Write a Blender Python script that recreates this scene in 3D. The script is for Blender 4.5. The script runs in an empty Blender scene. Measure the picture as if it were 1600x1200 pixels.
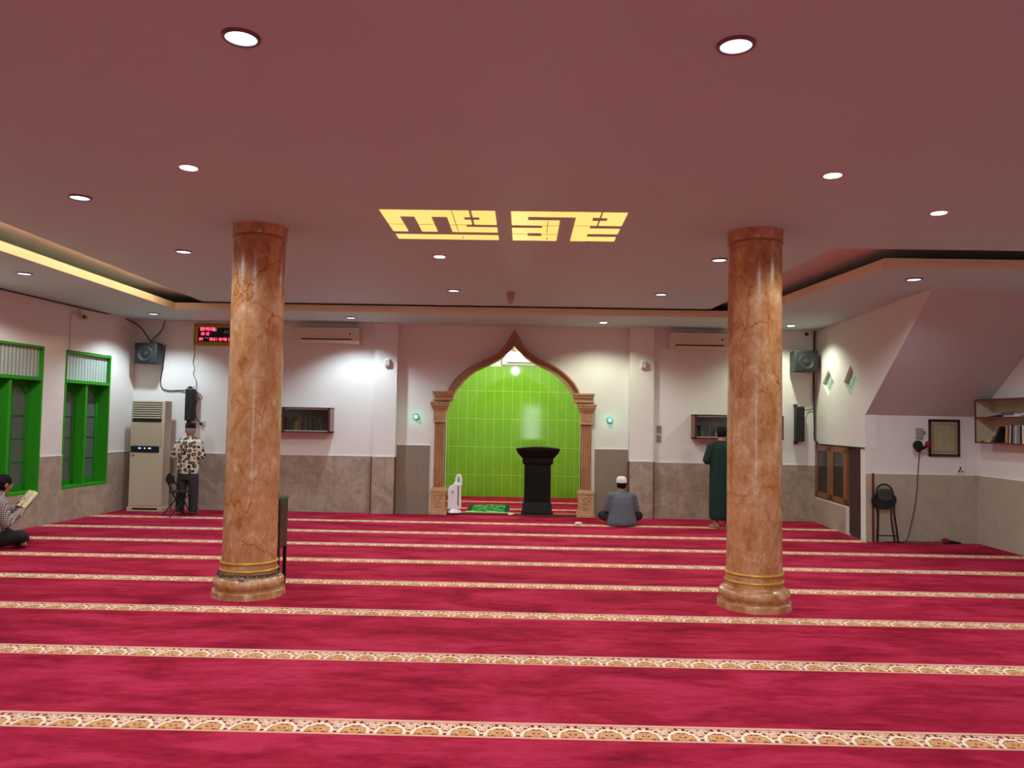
import bpy, bmesh, math, random
from mathutils import Vector, Matrix
random.seed(7)
PI = math.pi
sc = bpy.context.scene
COL = sc.collection

# ------------------------------------------------------------------ object helpers
def tag(o, label=None, cat=None, group=None, kind=None):
    if label: o['label'] = label
    if cat: o['category'] = cat
    if group: o['group'] = group
    if kind: o['kind'] = kind
    return o

def thing(name, label, cat, loc=(0, 0, 0), rz=0.0, group=None):
    o = bpy.data.objects.new(name, None)
    o.empty_display_size = 0.1
    COL.objects.link(o)
    o.location = loc
    o.rotation_euler = (0, 0, rz)
    return tag(o, label, cat, group)

class MB:
    """collects shapes into one mesh"""
    def __init__(s):
        s.bm = bmesh.new()
    def box(s, x0, x1, y0, y1, z0, z1, M=None):
        vs = [s.bm.verts.new((x, y, z)) for x in (x0, x1) for y in (y0, y1) for z in (z0, z1)]
        for f in ((0, 1, 3, 2), (4, 6, 7, 5), (0, 4, 5, 1), (2, 3, 7, 6), (0, 2, 6, 4), (1, 5, 7, 3)):
            s.bm.faces.new([vs[i] for i in f])
        if M is not None:
            for v in vs: v.co = M @ v.co
        return s
    def cbox(s, c, size, M=None):
        x, y, z = c; a, b, d = size[0]/2, size[1]/2, size[2]/2
        return s.box(x-a, x+a, y-b, y+b, z-d, z+d, M)
    def ring_loft(s, rings, closed=True, cap=True):
        R = [[s.bm.verts.new(p) for p in r] for r in rings]
        n = len(R[0])
        for a, b in zip(R[:-1], R[1:]):
            for i in range(n if closed else n-1):
                j = (i+1) % n
                s.bm.faces.new((a[i], a[j], b[j], b[i]))
        if cap and closed:
            s.bm.faces.new(R[0][::-1]); s.bm.faces.new(R[-1])
        return s
    def lathe(s, prof, c=(0, 0, 0), seg=48, cap=True):
        rings = [[(c[0]+r*math.cos(2*PI*i/seg), c[1]+r*math.sin(2*PI*i/seg), c[2]+z) for i in range(seg)] for r, z in prof]
        return s.ring_loft(rings, True, cap)
    def ngon_prism(s, pts, fn, d0, d1):
        """pts 2D outline; fn(u,v,d)->xyz ; extruded from d0 to d1"""
        A = [s.bm.verts.new(fn(u, v, d0)) for u, v in pts]
        B = [s.bm.verts.new(fn(u, v, d1)) for u, v in pts]
        s.bm.faces.new(A[::-1]); s.bm.faces.new(B)
        n = len(pts)
        for i in range(n):
            j = (i+1) % n
            s.bm.faces.new((A[i], A[j], B[j], B[i]))
        return s
    def prism_xz(s, pts, y0, y1): return s.ngon_prism(pts, lambda u, v, d: (u, d, v), y0, y1)
    def prism_xy(s, pts, z0, z1): return s.ngon_prism(pts, lambda u, v, d: (u, v, d), z0, z1)
    def prism_yz(s, pts, x0, x1): return s.ngon_prism(pts, lambda u, v, d: (d, u, v), x0, x1)
    def tube(s, path, r, seg=8, closed=False):
        P = [Vector(p) for p in path]
        n = len(P)
        rr = r if isinstance(r, (list, tuple)) else [r]*n
        rings = []
        up = Vector((0, 0, 1))
        prev = None
        for i in range(n):
            if closed: t = P[(i+1) % n]-P[(i-1) % n]
            else: t = P[min(i+1, n-1)]-P[max(i-1, 0)]
            t = t.normalized() if t.length > 1e-9 else Vector((0, 0, 1))
            if prev is None:
                a = t.cross(up)
                if a.length < 1e-3: a = t.cross(Vector((1, 0, 0)))
            else:
                a = prev - t*prev.dot(t)
                if a.length < 1e-6: a = t.cross(up)
            a.normalize(); prev = a
            b = t.cross(a)
            rings.append([P[i]+(a*math.cos(2*PI*k/seg)+b*math.sin(2*PI*k/seg))*rr[i] for k in range(seg)])
        if closed:
            R = [[s.bm.verts.new(p) for p in g] for g in rings]
            for i in range(n):
                A, B = R[i], R[(i+1) % n]
                for k in range(seg):
                    j = (k+1) % seg
                    s.bm.faces.new((A[k], A[j], B[j], B[k]))
            return s
        return s.ring_loft(rings)
    def ell(s, c, r, M=None, u=20, v=12):
        bmesh.ops.create_uvsphere(s.bm, u_segments=u, v_segments=v, radius=1.0,
            matrix=Matrix.Translation(Vector(c)) @ (M.to_4x4() if M is not None else Matrix.Identity(4)) @ Matrix.Diagonal((r[0], r[1], r[2], 1)))
        return s
    def limb(s, p0, r0, p1, r1, seg=14):
        """round-ended tapered limb"""
        p0 = Vector(p0); p1 = Vector(p1)
        d = p1-p0; L = d.length
        if L < 1e-6: return s.ell(p0, (r0,)*3)
        t = d/L
        path, rad = [], []
        for k in range(5):
            a = PI/2*(1-k/4.0)
            path.append(p0-t*r0*math.sin(a)); rad.append(max(r0*math.cos(a), r0*.08))
        for k in range(5):
            a = PI/2*(k/4.0)
            path.append(p1+t*r1*math.sin(a)); rad.append(max(r1*math.cos(a), r1*.08))
        return s.tube(path, rad, seg)
    def chain(s, pts):
        for (a, ra), (b, rb) in zip(pts[:-1], pts[1:]): s.limb(a, ra, b, rb)
        return s
    def build(s, name, m, parent=None, loc=None, smooth=35, bevel=0.0, seg=2, recalc=True):
        if recalc: bmesh.ops.recalc_face_normals(s.bm, faces=s.bm.faces)
        me = bpy.data.meshes.new(name)
        s.bm.to_mesh(me); s.bm.free()
        for p in me.polygons: p.use_smooth = True
        me.set_sharp_from_angle(angle=math.radians(smooth))
        me.materials.append(m)
        o = bpy.data.objects.new(name, me)
        COL.objects.link(o)
        if parent is not None: o.parent = parent
        if loc is not None: o.location = loc
        if bevel > 0:
            b = o.modifiers.new('bevel', 'BEVEL'); b.width = bevel; b.segments = seg
            b.limit_method = 'ANGLE'; b.angle_limit = math.radians(40)
        return o

def remeshed(mb, name, m, parent, voxel=0.007, it=4):
    """weld overlapping shapes into one continuous skin"""
    o = mb.build(name, m, parent)
    md = o.modifiers.new('r', 'REMESH'); md.mode = 'VOXEL'; md.voxel_size = voxel; md.use_smooth_shade = True
    sm = o.modifiers.new('s', 'SMOOTH'); sm.factor = 0.5; sm.iterations = it
    dg = bpy.context.evaluated_depsgraph_get()
    me = bpy.data.meshes.new_from_object(o.evaluated_get(dg))
    o.modifiers.clear()
    o.data = me
    me.name = name
    if not me.materials: me.materials.append(m)
    for p in me.polygons: p.use_smooth = True
    return o

def text_mesh(name, body, size, m, parent, loc, rot=(PI/2, 0, 0), ext=0.001, align='CENTER'):
    cu = bpy.data.curves.new(name, 'FONT'); cu.body = body; cu.size = size; cu.extrude = ext; cu.align_x = align; cu.align_y = 'CENTER'
    tmp = bpy.data.objects.new(name+'_t', cu); COL.objects.link(tmp)
    dg = bpy.context.evaluated_depsgraph_get()
    me = bpy.data.meshes.new_from_object(tmp.evaluated_get(dg))
    bpy.data.objects.remove(tmp)
    me.materials.clear(); me.materials.append(m)
    o = bpy.data.objects.new(name, me); COL.objects.link(o)
    o.parent = parent; o.location = loc; o.rotation_euler = rot
    return o

def struct(o):
    o['kind'] = 'structure'
    return o

# ------------------------------------------------------------------ material helpers
def lin(c):
    return tuple(((v/255.0)/12.92 if v/255.0 <= 0.04045 else ((v/255.0+0.055)/1.055)**2.4) for v in c)

class NT:
    def __init__(s, name):
        s.m = bpy.data.materials.new(name); s.m.use_nodes = True
        s.t = s.m.node_tree; s.n = s.t.nodes; s.l = s.t.links
        s.p = s.n['Principled BSDF']
        s._co = None
    def put(s, sock, v):
        if isinstance(v, bpy.types.NodeSocket): s.l.new(v, sock)
        elif isinstance(v, (tuple, list)) and len(v) == 3 and sock.type == 'RGBA': sock.default_value = (*v, 1)
        else: sock.default_value = v
    def co(s):
        if s._co is None: s._co = s.n.new('ShaderNodeTexCoord').outputs['Object']
        return s._co
    def xyz(s):
        q = s.n.new('ShaderNodeSeparateXYZ'); s.l.new(s.co(), q.inputs[0]); return q.outputs
    def map(s, scale=(1, 1, 1), loc=(0, 0, 0), rot=(0, 0, 0), v=None):
        q = s.n.new('ShaderNodeMapping'); s.l.new(v or s.co(), q.inputs[0])
        q.inputs['Location'].default_value = loc; q.inputs['Rotation'].default_value = rot; q.inputs['Scale'].default_value = scale
        return q.outputs[0]
    def math(s, op, a, b=None, c=None, clamp=False):
        q = s.n.new('ShaderNodeMath'); q.operation = op; q.use_clamp = clamp
        for i, v in enumerate((a, b, c)):
            if v is not None: s.put(q.inputs[i], v)
        return q.outputs[0]
    def mix(s, f, a, b, mode='MIX'):
        q = s.n.new('ShaderNodeMix'); q.data_type = 'RGBA'; q.blend_type = mode; q.clamp_factor = True
        s.put(q.inputs[0], f); s.put(q.inputs[6], a); s.put(q.inputs[7], b)
        return q.outputs[2]
    def ramp(s, f, stops, interp='LINEAR'):
        q = s.n.new('ShaderNodeValToRGB'); s.put(q.inputs[0], f); e = q.color_ramp; e.interpolation = interp
        while len(e.elements) < len(stops): e.elements.new(0.5)
        for el, (p, c) in zip(e.elements, stops):
            el.position = p; el.color = (*c, 1) if isinstance(c, tuple) else (c, c, c, 1)
        return q.outputs[0]
    def noise(s, v, scale=5, detail=4, rough=.5, dist=0):
        q = s.n.new('ShaderNodeTexNoise'); s.l.new(v, q.inputs['Vector'])
        q.inputs['Scale'].default_value = scale; q.inputs['Detail'].default_value = detail
        q.inputs['Roughness'].default_value = rough; q.inputs['Distortion'].default_value = dist
        return q.outputs['Fac']
    def noisec(s, v, scale=5, detail=2):
        q = s.n.new('ShaderNodeTexNoise'); s.l.new(v, q.inputs['Vector'])
        q.inputs['Scale'].default_value = scale; q.inputs['Detail'].default_value = detail
        return q.outputs['Color']
    def vor(s, v, scale=5, feature='F1', out='Distance', rnd=1):
        q = s.n.new('ShaderNodeTexVoronoi'); q.feature = feature; s.l.new(v, q.inputs['Vector'])
        q.inputs['Scale'].default_value = scale; q.inputs['Randomness'].default_value = rnd
        return q.outputs[out]
    def comb(s, x, y, z=0.0):
        q = s.n.new('ShaderNodeCombineXYZ')
        for i, v in enumerate((x, y, z)): s.put(q.inputs[i], v)
        return q.outputs[0]
    def vadd(s, a, b, k):
        q = s.n.new('ShaderNodeVectorMath'); q.operation = 'MULTIPLY_ADD'
        s.l.new(b, q.inputs[0]); q.inputs[1].default_value = (k, k, k); s.l.new(a, q.inputs[2])
        return q.outputs[0]
    def bump(s, h, strength=.2, dist=.01):
        q = s.n.new('ShaderNodeBump'); s.put(q.inputs['Height'], h); q.inputs['Strength'].default_value = strength
        q.inputs['Distance'].default_value = dist; s.l.new(q.outputs[0], s.p.inputs['Normal'])
    def fin(s, base=None, rough=None, metal=None, spec=None, coat=None, emis=None, estr=None):
        P = s.p.inputs
        if base is not None: s.put(P['Base Color'], base)
        if rough is not None: s.put(P['Roughness'], rough)
        if metal is not None: s.put(P['Metallic'], metal)
        if spec is not None: s.put(P['Specular IOR Level'], spec)
        if coat is not None: P['Coat Weight'].default_value = coat; P['Coat Roughness'].default_value = .08
        if emis is not None: s.put(P['Emission Color'], emis); P['Emission Strength'].default_value = 1 if estr is None else estr
        return s.m

def plain(name, rgb, rough=.5, metal=0, var=.08, spec=None, coat=None, scale=30):
    q = NT(name)
    c = lin(rgb)
    n = q.noise(q.co(), scale, 3)
    a = tuple(v*(1-var) for v in c); b = tuple(min(1, v*(1+var)) for v in c)
    return q.fin(q.mix(n, a, b), rough, metal, spec, coat)

def emit(name, rgb, strength, base=(200, 200, 200)):
    q = NT(name)
    return q.fin(lin(base), .4, emis=lin(rgb), estr=strength)
# ------------------------------------------------------------------ materials
def m_carpet():
    q = NT('carpet_red')
    a = q.noise(q.map((.7, 1.5, 1)), 1.6, 6, .62, .6)
    b = q.noise(q.map((1.1, 5, 1)), 1.5, 5, .65, .8)
    d = q.noise(q.co(), 160, 2)
    e = q.noise(q.map((3, 7, 1), (3, 1, 0)), 2.5, 3, .65, .8)
    f = q.math('ADD', q.math('MULTIPLY', a, .55), q.math('ADD', q.math('MULTIPLY', b, .28), q.math('MULTIPLY', e, .17)))
    c = q.ramp(f, [(.38, lin((120, 9, 37))), (.48, lin((163, 26, 56))), (.58, lin((192, 47, 80)))])  # sheen of the brushed pile put into the colour as light and dark patches
    c = q.mix(q.math('MULTIPLY', d, .35), c, lin((120, 5, 32)))
    q.bump(d, .35, .004)
    return q.fin(c, .95, spec=.1)

def m_border():
    q = NT('carpet_border')
    X, Y, Z = q.xyz()
    per = .187
    u = q.math('MULTIPLY', q.math('SUBTRACT', q.math('FRACT', q.math('DIVIDE', X, per)), .5), per)
    au = q.math('ABSOLUTE', u)
    v = Y                       # 0 at the near edge .. 0.205
    uv = q.comb(au, v)
    def band(x, lo, hi): return q.math('MULTIPLY', q.math('GREATER_THAN', x, lo), q.math('LESS_THAN', x, hi))
    # medallion distance
    eu = q.math('DIVIDE', au, .068); ev = q.math('DIVIDE', q.math('SUBTRACT', v, .022), .098)
    r = q.math('SQRT', q.math('ADD', q.math('MULTIPLY', eu, eu), q.math('MULTIPLY', ev, ev)))
    wob = q.noise(uv, 42, 2)
    r = q.math('ADD', r, q.math('MULTIPLY', q.math('SUBTRACT', wob, .5), .22))
    cell = q.vor(uv, 52, 'DISTANCE_TO_EDGE')
    rnd = q.n.new('ShaderNodeSeparateColor'); q.l.new(q.vor(uv, 52, 'F1', 'Color'), rnd.inputs[0]); rnd = rnd.outputs[0]
    n = q.noise(uv, 62, 3, .6)
    cream = lin((240, 222, 190)); pink = lin((222, 150, 130)); dark = lin((134, 22, 40)); tan = lin((204, 138, 88))
    med = q.mix(q.math('GREATER_THAN', rnd, .50), tan, dark)
    med = q.mix(q.math('LESS_THAN', cell, .055), med, lin((232, 190, 136)))
    fld = q.mix(q.math('GREATER_THAN', rnd, .56), pink, dark)
    fld = q.mix(q.math('LESS_THAN', cell, .085), fld, cream)
    c = q.mix(q.math('LESS_THAN', r, .98), q.mix(q.math('LESS_THAN', r, 1.24), fld, cream), med)
    # two drops over every medallion
    du = q.math('DIVIDE', q.math('SUBTRACT', au, .02), .010); dv = q.math('DIVIDE', q.math('SUBTRACT', v, .158), .015)
    dd = q.math('ADD', q.math('MULTIPLY', du, du), q.math('MULTIPLY', dv, dv))
    c = q.mix(q.math('LESS_THAN', dd, 1.0), c, dark)
    c = q.mix(band(v, .172, .179), c, lin((150, 96, 66)))
    c = q.mix(q.math('GREATER_THAN', v, .182), c, lin((228, 170, 152)))
    c = q.mix(band(v, .014, .019), c, lin((176, 110, 84)))
    c = q.mix(q.math('LESS_THAN', v, .013), c, lin((230, 176, 150)))
    return q.fin(c, .95, spec=.1)

def m_marble(seed):
    q = NT('orange_marble')
    co = q.map((1.5, 1.5, 1.0), (seed*3.1, seed*1.7, seed*2.3))
    dc = q.noisec(co, 3.2, 4)
    w = q.vadd(co, dc, .45)
    a = q.noise(w, 4.2, 8, .66, .3)
    b = q.noise(co, 15, 6, .65, .4)
    f = q.math('ADD', q.math('MULTIPLY', a, .7), q.math('MULTIPLY', b, .3))
    c = q.ramp(f, [(.34, lin((146, 92, 52))), (.45, lin((176, 122, 76))), (.54, lin((190, 142, 100))), (.64, lin((208, 176, 150)))])
    w2 = q.vadd(co, dc, .30)
    w2 = q.vadd(w2, q.noisec(co, 16, 3), .07)
    v = q.vor(w2, 1.35, 'DISTANCE_TO_EDGE')
    gate = q.ramp(q.noise(co, 1.5, 2), [(.43, 0.0), (.49, 1.0)])
    line = q.ramp(v, [(.002, 1.0), (.008, 0.0)])
    halo = q.ramp(v, [(.0, .5), (.06, 0.0)])
    c = q.mix(q.math('MULTIPLY', halo, gate), c, lin((190, 116, 60)))
    c = q.mix(q.math('MULTIPLY', q.math('MULTIPLY', line, gate), .8), c, lin((110, 64, 34)))
    return q.fin(c, .26, spec=.5, coat=.3)

def m_paint(name, rgb, var=.03):
    q = NT(name)
    n = q.noise(q.co(), 1.2, 5, .6)
    c = lin(rgb)
    col = q.mix(n, tuple(v*(1-var*2) for v in c), c)
    q.bump(q.noise(q.co(), 120, 3), .05, .002)
    return q.fin(col, .65, spec=.25)

def m_tile(name, axis, w, h, c1, c2, grout, rough=.35, off=0.0, zoff=0.0, g=.004, gz=.004, mott=1.0, spec=.4):
    q = NT(name)
    o = q.xyz(); U = o[axis]; Z = o[2]
    fu = q.math('FRACT', q.math('DIVIDE', q.math('ADD', U, off+50*w), w))
    fz = q.math('FRACT', q.math('DIVIDE', q.math('ADD', Z, zoff+20*h), h))
    ln = q.math('MAXIMUM', q.math('LESS_THAN', fu, g/w), q.math('LESS_THAN', fz, gz/h))
    n = q.noise(q.co(), 4.2, 6, .62, .8); n2 = q.noise(q.co(), 14, 4, .6)
    f = q.math('ADD', q.math('MULTIPLY', n, .75), q.math('MULTIPLY', n2, .25))
    k = .5*mott
    c = q.ramp(f, [(.5-.2*k, lin(c1)), (.5+.2*k, lin(c2))])
    # each tile a shade of its own
    iu = q.math('FLOOR', q.math('DIVIDE', q.math('ADD', U, off+50*w), w)); iz = q.math('FLOOR', q.math('DIVIDE', q.math('ADD', Z, zoff+20*h), h))
    wn = q.n.new('ShaderNodeTexWhiteNoise'); q.l.new(q.comb(iu, iz), wn.inputs['Vector'])
    c = q.mix(q.math('MULTIPLY', wn.outputs['Value'], .12), c, lin(c1))
    c = q.mix(ln, c, lin(grout))
    q.bump(q.math('SUBTRACT', 1.0, ln), .25, .002)
    return q.fin(c, rough, spec=spec)

def m_wood(name, c1, c2, rough=.4, sc_=(1, 1, 1), coat=None):
    q = NT(name)
    v = q.map((sc_[0], sc_[1], sc_[2]))
    n = q.noise(v, 7, 6, .65, 1.2)
    return q.fin(q.ramp(n, [(.3, lin(c1)), (.7, lin(c2))]), rough, coat=coat)

def m_glass(name, tint, mixv=.35, rough=.05):
    m = bpy.data.materials.new(name); m.use_nodes = True
    t = m.node_tree; t.nodes.clear()
    out = t.nodes.new('ShaderNodeOutputMaterial'); tr = t.nodes.new('ShaderNodeBsdfTransparent'); gl = t.nodes.new('ShaderNodeBsdfGlossy')
    mx = t.nodes.new('ShaderNodeMixShader'); fr = t.nodes.new('ShaderNodeFresnel'); fr.inputs[0].default_value = 1.5
    tr.inputs[0].default_value = (*tint, 1); gl.inputs['Roughness'].default_value = rough
    t.links.new(fr.outputs[0], mx.inputs[0]); t.links.new(tr.outputs[0], mx.inputs[1]); t.links.new(gl.outputs[0], mx.inputs[2])
    if mixv >= .4:        # flat grey mixed in for the lit room mirrored in the pane
        df = t.nodes.new('ShaderNodeBsdfDiffuse'); df.inputs[0].default_value = (*lin((138, 150, 140)), 1)
        m2 = t.nodes.new('ShaderNodeMixShader'); m2.inputs[0].default_value = mixv
        t.links.new(mx.outputs[0], m2.inputs[1]); t.links.new(df.outputs[0], m2.inputs[2]); t.links.new(m2.outputs[0], out.inputs[0])
    else:
        t.links.new(mx.outputs[0], out.inputs[0])
    return m

CARPET = m_carpet(); BORDER = m_border()
WHITE = m_paint('white_wall_paint', (226, 222, 216)); CEIL = m_paint('grey_white_ceiling_paint', (192, 222, 219))
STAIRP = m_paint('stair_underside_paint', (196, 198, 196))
WAIN_X = m_tile('beige_wall_tile', 0, .29, .482, (150, 132, 116), (176, 160, 143), (120, 106, 94))
WAIN_Y = m_tile('beige_side_tile', 1, .60, .482, (158, 142, 126), (182, 167, 150), (146, 131, 116))
WAIN_A = m_tile('plain_taupe_tile', 0, .60, 1.6, (134, 120, 104), (142, 127, 111), (118, 105, 92), mott=2.0)
WAIN_P = m_tile('pale_beige_tile', 0, .75, 1.6, (168, 154, 136), (182, 168, 150), (146, 131, 115), mott=1.6)
WAIN_S = m_tile('pale_beige_side_tile', 1, .75, 1.6, (168, 154, 136), (182, 168, 150), (146, 131, 115), mott=1.6)
GREENT = m_tile('lime_green_tile', 0, .1865, .579, (108, 164, 34), (124, 178, 46), (170, 214, 100), rough=.07, off=.05, zoff=.108, g=.006, gz=.007, mott=2.4, spec=.5)
GREENF = m_paint('green_window_paint', (46, 150, 26)); GREEND = m_paint('green_leaf_paint', (40, 128, 30))
REDBROWN = plain('redbrown_strip', (96, 44, 30), .5)
GREYFL = plain('grey_floor', (150, 140, 128), .6)
TANEDGE = plain('tan_step_edge', (196, 160, 120), .6)
COVEP = m_paint('cream_cove_paint', (236, 222, 188))

# ------------------------------------------------------------------ the room
H_S, H_M, H_R = 3.22, 3.335, 3.45       # soffit, main ceiling, recess above
def lwx(y): return -6.70 - .068*(12.97-y)
def rwx(y): return 4.945 - .054*(13.3-y)

struct(MB().box(-8.2, 7.0, -3.2, 13.6, -.15, -.012).build('floor', GREYFL))
struct(MB().box(-2.2, 2.0, 13.40, 16.4, -.15, .022).build('floor', GREYFL))

# carpet ---------------------------------------------------------------
carpet = MB().prism_xy([(lwx(-3)+.02, -3), (6.39, -3), (6.39, 11.1), (rwx(11.1)-.02, 11.1), (rwx(13.25)-.02, 13.28), (lwx(13.28)+.02, 13.28)], -.012, 0.0).build('prayer_carpet', CARPET)
tag(carpet, 'crimson wall-to-wall prayer carpet crossed by cream floral border stripes', 'carpet')
for yc in (4.128, 5.33, 6.52, 7.69, 8.86, 9.99, 11.105, 12.25):
    x0 = lwx(yc)+.03; x1 = 6.38 if yc < 10.95 else rwx(yc)-.03
    b = MB().box(x0, x1, 0, .205, 0, .003).build('border_stripe', BORDER, carpet, (0, yc-.1025, 0))
# the stripe that runs on along the alcove, on the bare strip of floor
nc = MB().prism_xy([(-1.31, 13.42), (.965, 13.42), (.965, 13.61), (1.75, 13.61), (1.75, 16.24), (-1.95, 16.24), (-1.95, 13.61), (-1.31, 13.61)], .022, .030).build('niche_carpet', CARPET)
tag(nc, 'crimson striped carpet inside the prayer niche, below the lime green wall', 'carpet')
for yc in (14.02, 15.2): MB().box(-1.94, 1.74, 0, .16, .030, .032).build('border_stripe', BORDER, nc, (0, yc-.08, 0))
MB().box(-1.30, .95, 0, .06, .030, .033).build('border_stripe', TANEDGE, nc, (0, 13.40, 0))
struct(MB().box(-1.32, .97, 13.33, 13.40, 0.0, .024).build('trim_3', REDBROWN))

# ceiling --------------------------------------------------------------
struct(MB().box(-8.4, 7.0, -3.2, 16.6, H_R, H_R+.12).build('ceiling', m_paint('cove_recess_paint', (206, 200, 192))))
struct(MB().prism_xy([(-4.55, -3.2), (6.7, -3.2), (6.7, 7.60), (2.985, 7.60), (2.80, 11.80), (-4.92, 11.80)], H_M, H_R+.02).build('ceiling', CEIL))
cv = [(-5.10, -3.2), (-5.38, 11.87), (3.30, 11.87), (3.655, 7.96), (6.7, 7.96)]
sof = MB()
sof.prism_xy([(-8.3, -3.2), cv[0], cv[1], (-5.38, 13.7), (-8.3, 13.7)], H_S, H_M-.01)
sof.prism_xy([cv[1], cv[2], (3.30, 13.7), (-5.38, 13.7)], H_S, H_M-.01)
sof.prism_xy([cv[2], cv[3], cv[4], (6.7, 13.7), (3.30, 13.7)], H_S, H_M-.01)
struct(sof.build('ceiling', CEIL))
tr = MB()
def strip(tr, a, b, z0, z1, t):
    d = Vector((b[0]-a[0], b[1]-a[1], 0)).normalized(); n = Vector((d.y, -d.x, 0))*t
    tr.prism_xy([(a[0], a[1]), (b[0], b[1]), (b[0]+n.x, b[1]+n.y), (a[0]+n.x, a[1]+n.y)], z0, z1)
for a, b in zip(cv[:-1], cv[1:]):
    strip(tr, a, b, H_S, H_S+.062, .016); strip(tr, a, b, H_S+.062, H_M-.012, .005)
struct(tr.build('trim_1', COVEP))

# back wall --------------------------------------------------------------
def wall(name, mb, m): return struct(mb.build(name, m))
wall('wall_back', MB().box(-7.0, -2.54, 13.30, 13.6, -.1, H_R), WHITE)
wall('wall_back', MB().box(2.19, 5.2, 13.30, 13.6, -.1, H_R), WHITE)
for x0, x1 in ((-2.54, -2.155), (1.79, 2.19)):
    wall('wall_back', MB().box(x0, x1, 13.22, 13.6, -.1, H_R), WHITE)
AX = -.173
OUT = [(0, 3.168), (.045, 3.075), (.095, 2.991), (.150, 2.900), (.212, 2.813), (.280, 2.755), (.363, 2.702), (.470, 2.648), (.579, 2.599), (.690, 2.545), (.795, 2.476), (.880, 2.412), (.956, 2.342), (1.030, 2.262), (1.084, 2.176), (1.112, 2.125), (1.125, 2.077)]
INN = [(0, 2.872), (.055, 2.800), (.115, 2.738), (.180, 2.686), (.255, 2.638), (.330, 2.594), (.417, 2.548), (.525, 2.498), (.633, 2.446), (.720, 2.390), (.794, 2.323), (.862, 2.255), (.922, 2.179), (.968, 2.118), (1.007, 2.046), (1.020, 1.990), (1.026, 1.937)]
def interp(L, t):
    for (a, za), (b, zb) in zip(L[:-1], L[1:]):
        if a <= t <= b: return za+(zb-za)*(t-a)/max(b-a, 1e-9)
    return L[-1][1]
op = MB()
W = 1.158
op.box(-2.155, AX-W, 13.40, 13.6, -.1, H_R); op.box(AX+W, 1.79, 13.40, 13.6, -.1, H_R)
mid = [(-d, z+.03) for d, z in INN[::-1]]+[(d, z+.03) for d, z in INN[1:]]
mid = [(-W, 1.90), (-1.06, 1.925)]+mid+[(1.06, 1.925), (W, 1.90)]
for (a, za), (b, zb) in zip(mid[:-1], mid[1:]):
    op.ngon_prism([(AX+a, za), (AX+b, zb), (AX+b, H_R), (AX+a, H_R)], lambda u, v, d: (u, d, v), 13.40, 13.6)
wall('wall_back', op, WHITE)
LEDGE = m_paint('white_ledge', (236, 234, 230))
wx = [('L', -6.75, -2.54, 13.30, .955, WAIN_X), ('P', -2.545, -2.15, 13.22, .955, WAIN_X), ('P', 1.785, 2.195, 13.22, .955, WAIN_X), ('R', 2.19, 4.93, 13.30, .94, WAIN_X),
      ('A', -2.155, AX-1.42, 13.40, 1.155, WAIN_A), ('A', AX+1.40, 1.79, 13.40, 1.145, WAIN_A)]
for k, x0, x1, y, h, m in wx:
    struct(MB().box(x0, x1, y-.014, y+.01, -.012, h).build('baseboard_back', m))
    struct(MB().box(x0, x1, y-.016, y+.01, h, h+.012).build('trim_2', LEDGE))
for x, y in ((-2.550, 13.205), (-2.150, 13.205), (1.780, 13.205), (2.200, 13.205)):
    struct(MB().box(x-.009, x+.009, y-.008, y+.09, -.01, .958).build('trim_2', REDBROWN))

# niche ------------------------------------------------------------------
struct(MB().box(-2.2, 2.0, 16.25, 16.4, -.1, 2.73).build('wall_niche', GREENT))
struct(MB().box(-2.2, 2.0, 16.26, 16.4, 2.73, H_R).build('wall_niche', WHITE))
struct(MB().box(-2.3, -1.98, 13.6, 16.4, -.1, H_R).build('wall_niche', WHITE))
struct(MB().box(1.78, 2.0, 13.6, 16.4, -.1, H_R).build('wall_niche', WHITE))

# left wall --------------------------------------------------------------
LA = -math.atan(.068)
def cut(o, mb):
    c = mb.build('cutter', WHITE, None)
    c.matrix_world = o.matrix_world.copy(); c.location = o.location; c.rotation_euler = o.rotation_euler
    md = o.modifiers.new('b', 'BOOLEAN'); md.operation = 'DIFFERENCE'; md.object = c; md.solver = 'EXACT'
    dg = bpy.context.evaluated_depsgraph_get()
    me = bpy.data.meshes.new_from_object(o.evaluated_get(dg))
    o.modifiers.clear(); o.data = me
    for p in me.polygons: p.use_smooth = False
    bpy.data.objects.remove(c)
WINS = [(-3.165, -1.975, .47, 2.54), (-1.485, -.365, .47, 2.53)]
wl = MB()
ys = [-16.4, WINS[0][0], WINS[0][1], WINS[1][0], WINS[1][1], .6]
wl.box(-.28, 0, ys[0], ys[5], -.1, .47); wl.box(-.28, 0, ys[0], ys[5], 2.54, H_R)
for a, b in ((0, 1), (2, 3), (4, 5)): wl.box(-.28, 0, ys[a], ys[b], .47, 2.54)
o = wl.build('wall_left', WHITE); o.location = (-6.70, 12.97, 0); o.rotation_euler = (0, 0, LA); struct(o)
wt = MB().box(-.01, .014, -16.3, .33, -.012, .47)
for a, b in ((0, 1), (2, 3), (4, 5)): wt.box(-.01, .014, ys[a]+(.0 if a == 0 else .0), ys[b] if b < 5 else .33, .47, .968)
o = wt.build('baseboard_left', WAIN_Y); o.location = (-6.70, 12.97, 0); o.rotation_euler = (0, 0, LA); struct(o)
tl = MB()
for a, b in ((0, 1), (2, 3), (4, 5)): tl.box(-.01, .018, ys[a], ys[b] if b < 5 else .33, .968, .98)
o = tl.build('trim_2', LEDGE); o.location = (-6.70, 12.97, 0); o.rotation_euler = (0, 0, LA); struct(o)
GLASSW = m_glass('window_glass', (.72, .78, .76), .4)
q = NT('ribbed_transom_glass')
X, Y, Z = q.xyz()
rb = q.math('FRACT', q.math('MULTIPLY', Y, 14.0)); rz = q.math('FRACT', q.math('MULTIPLY', Z, 30.0))
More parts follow.
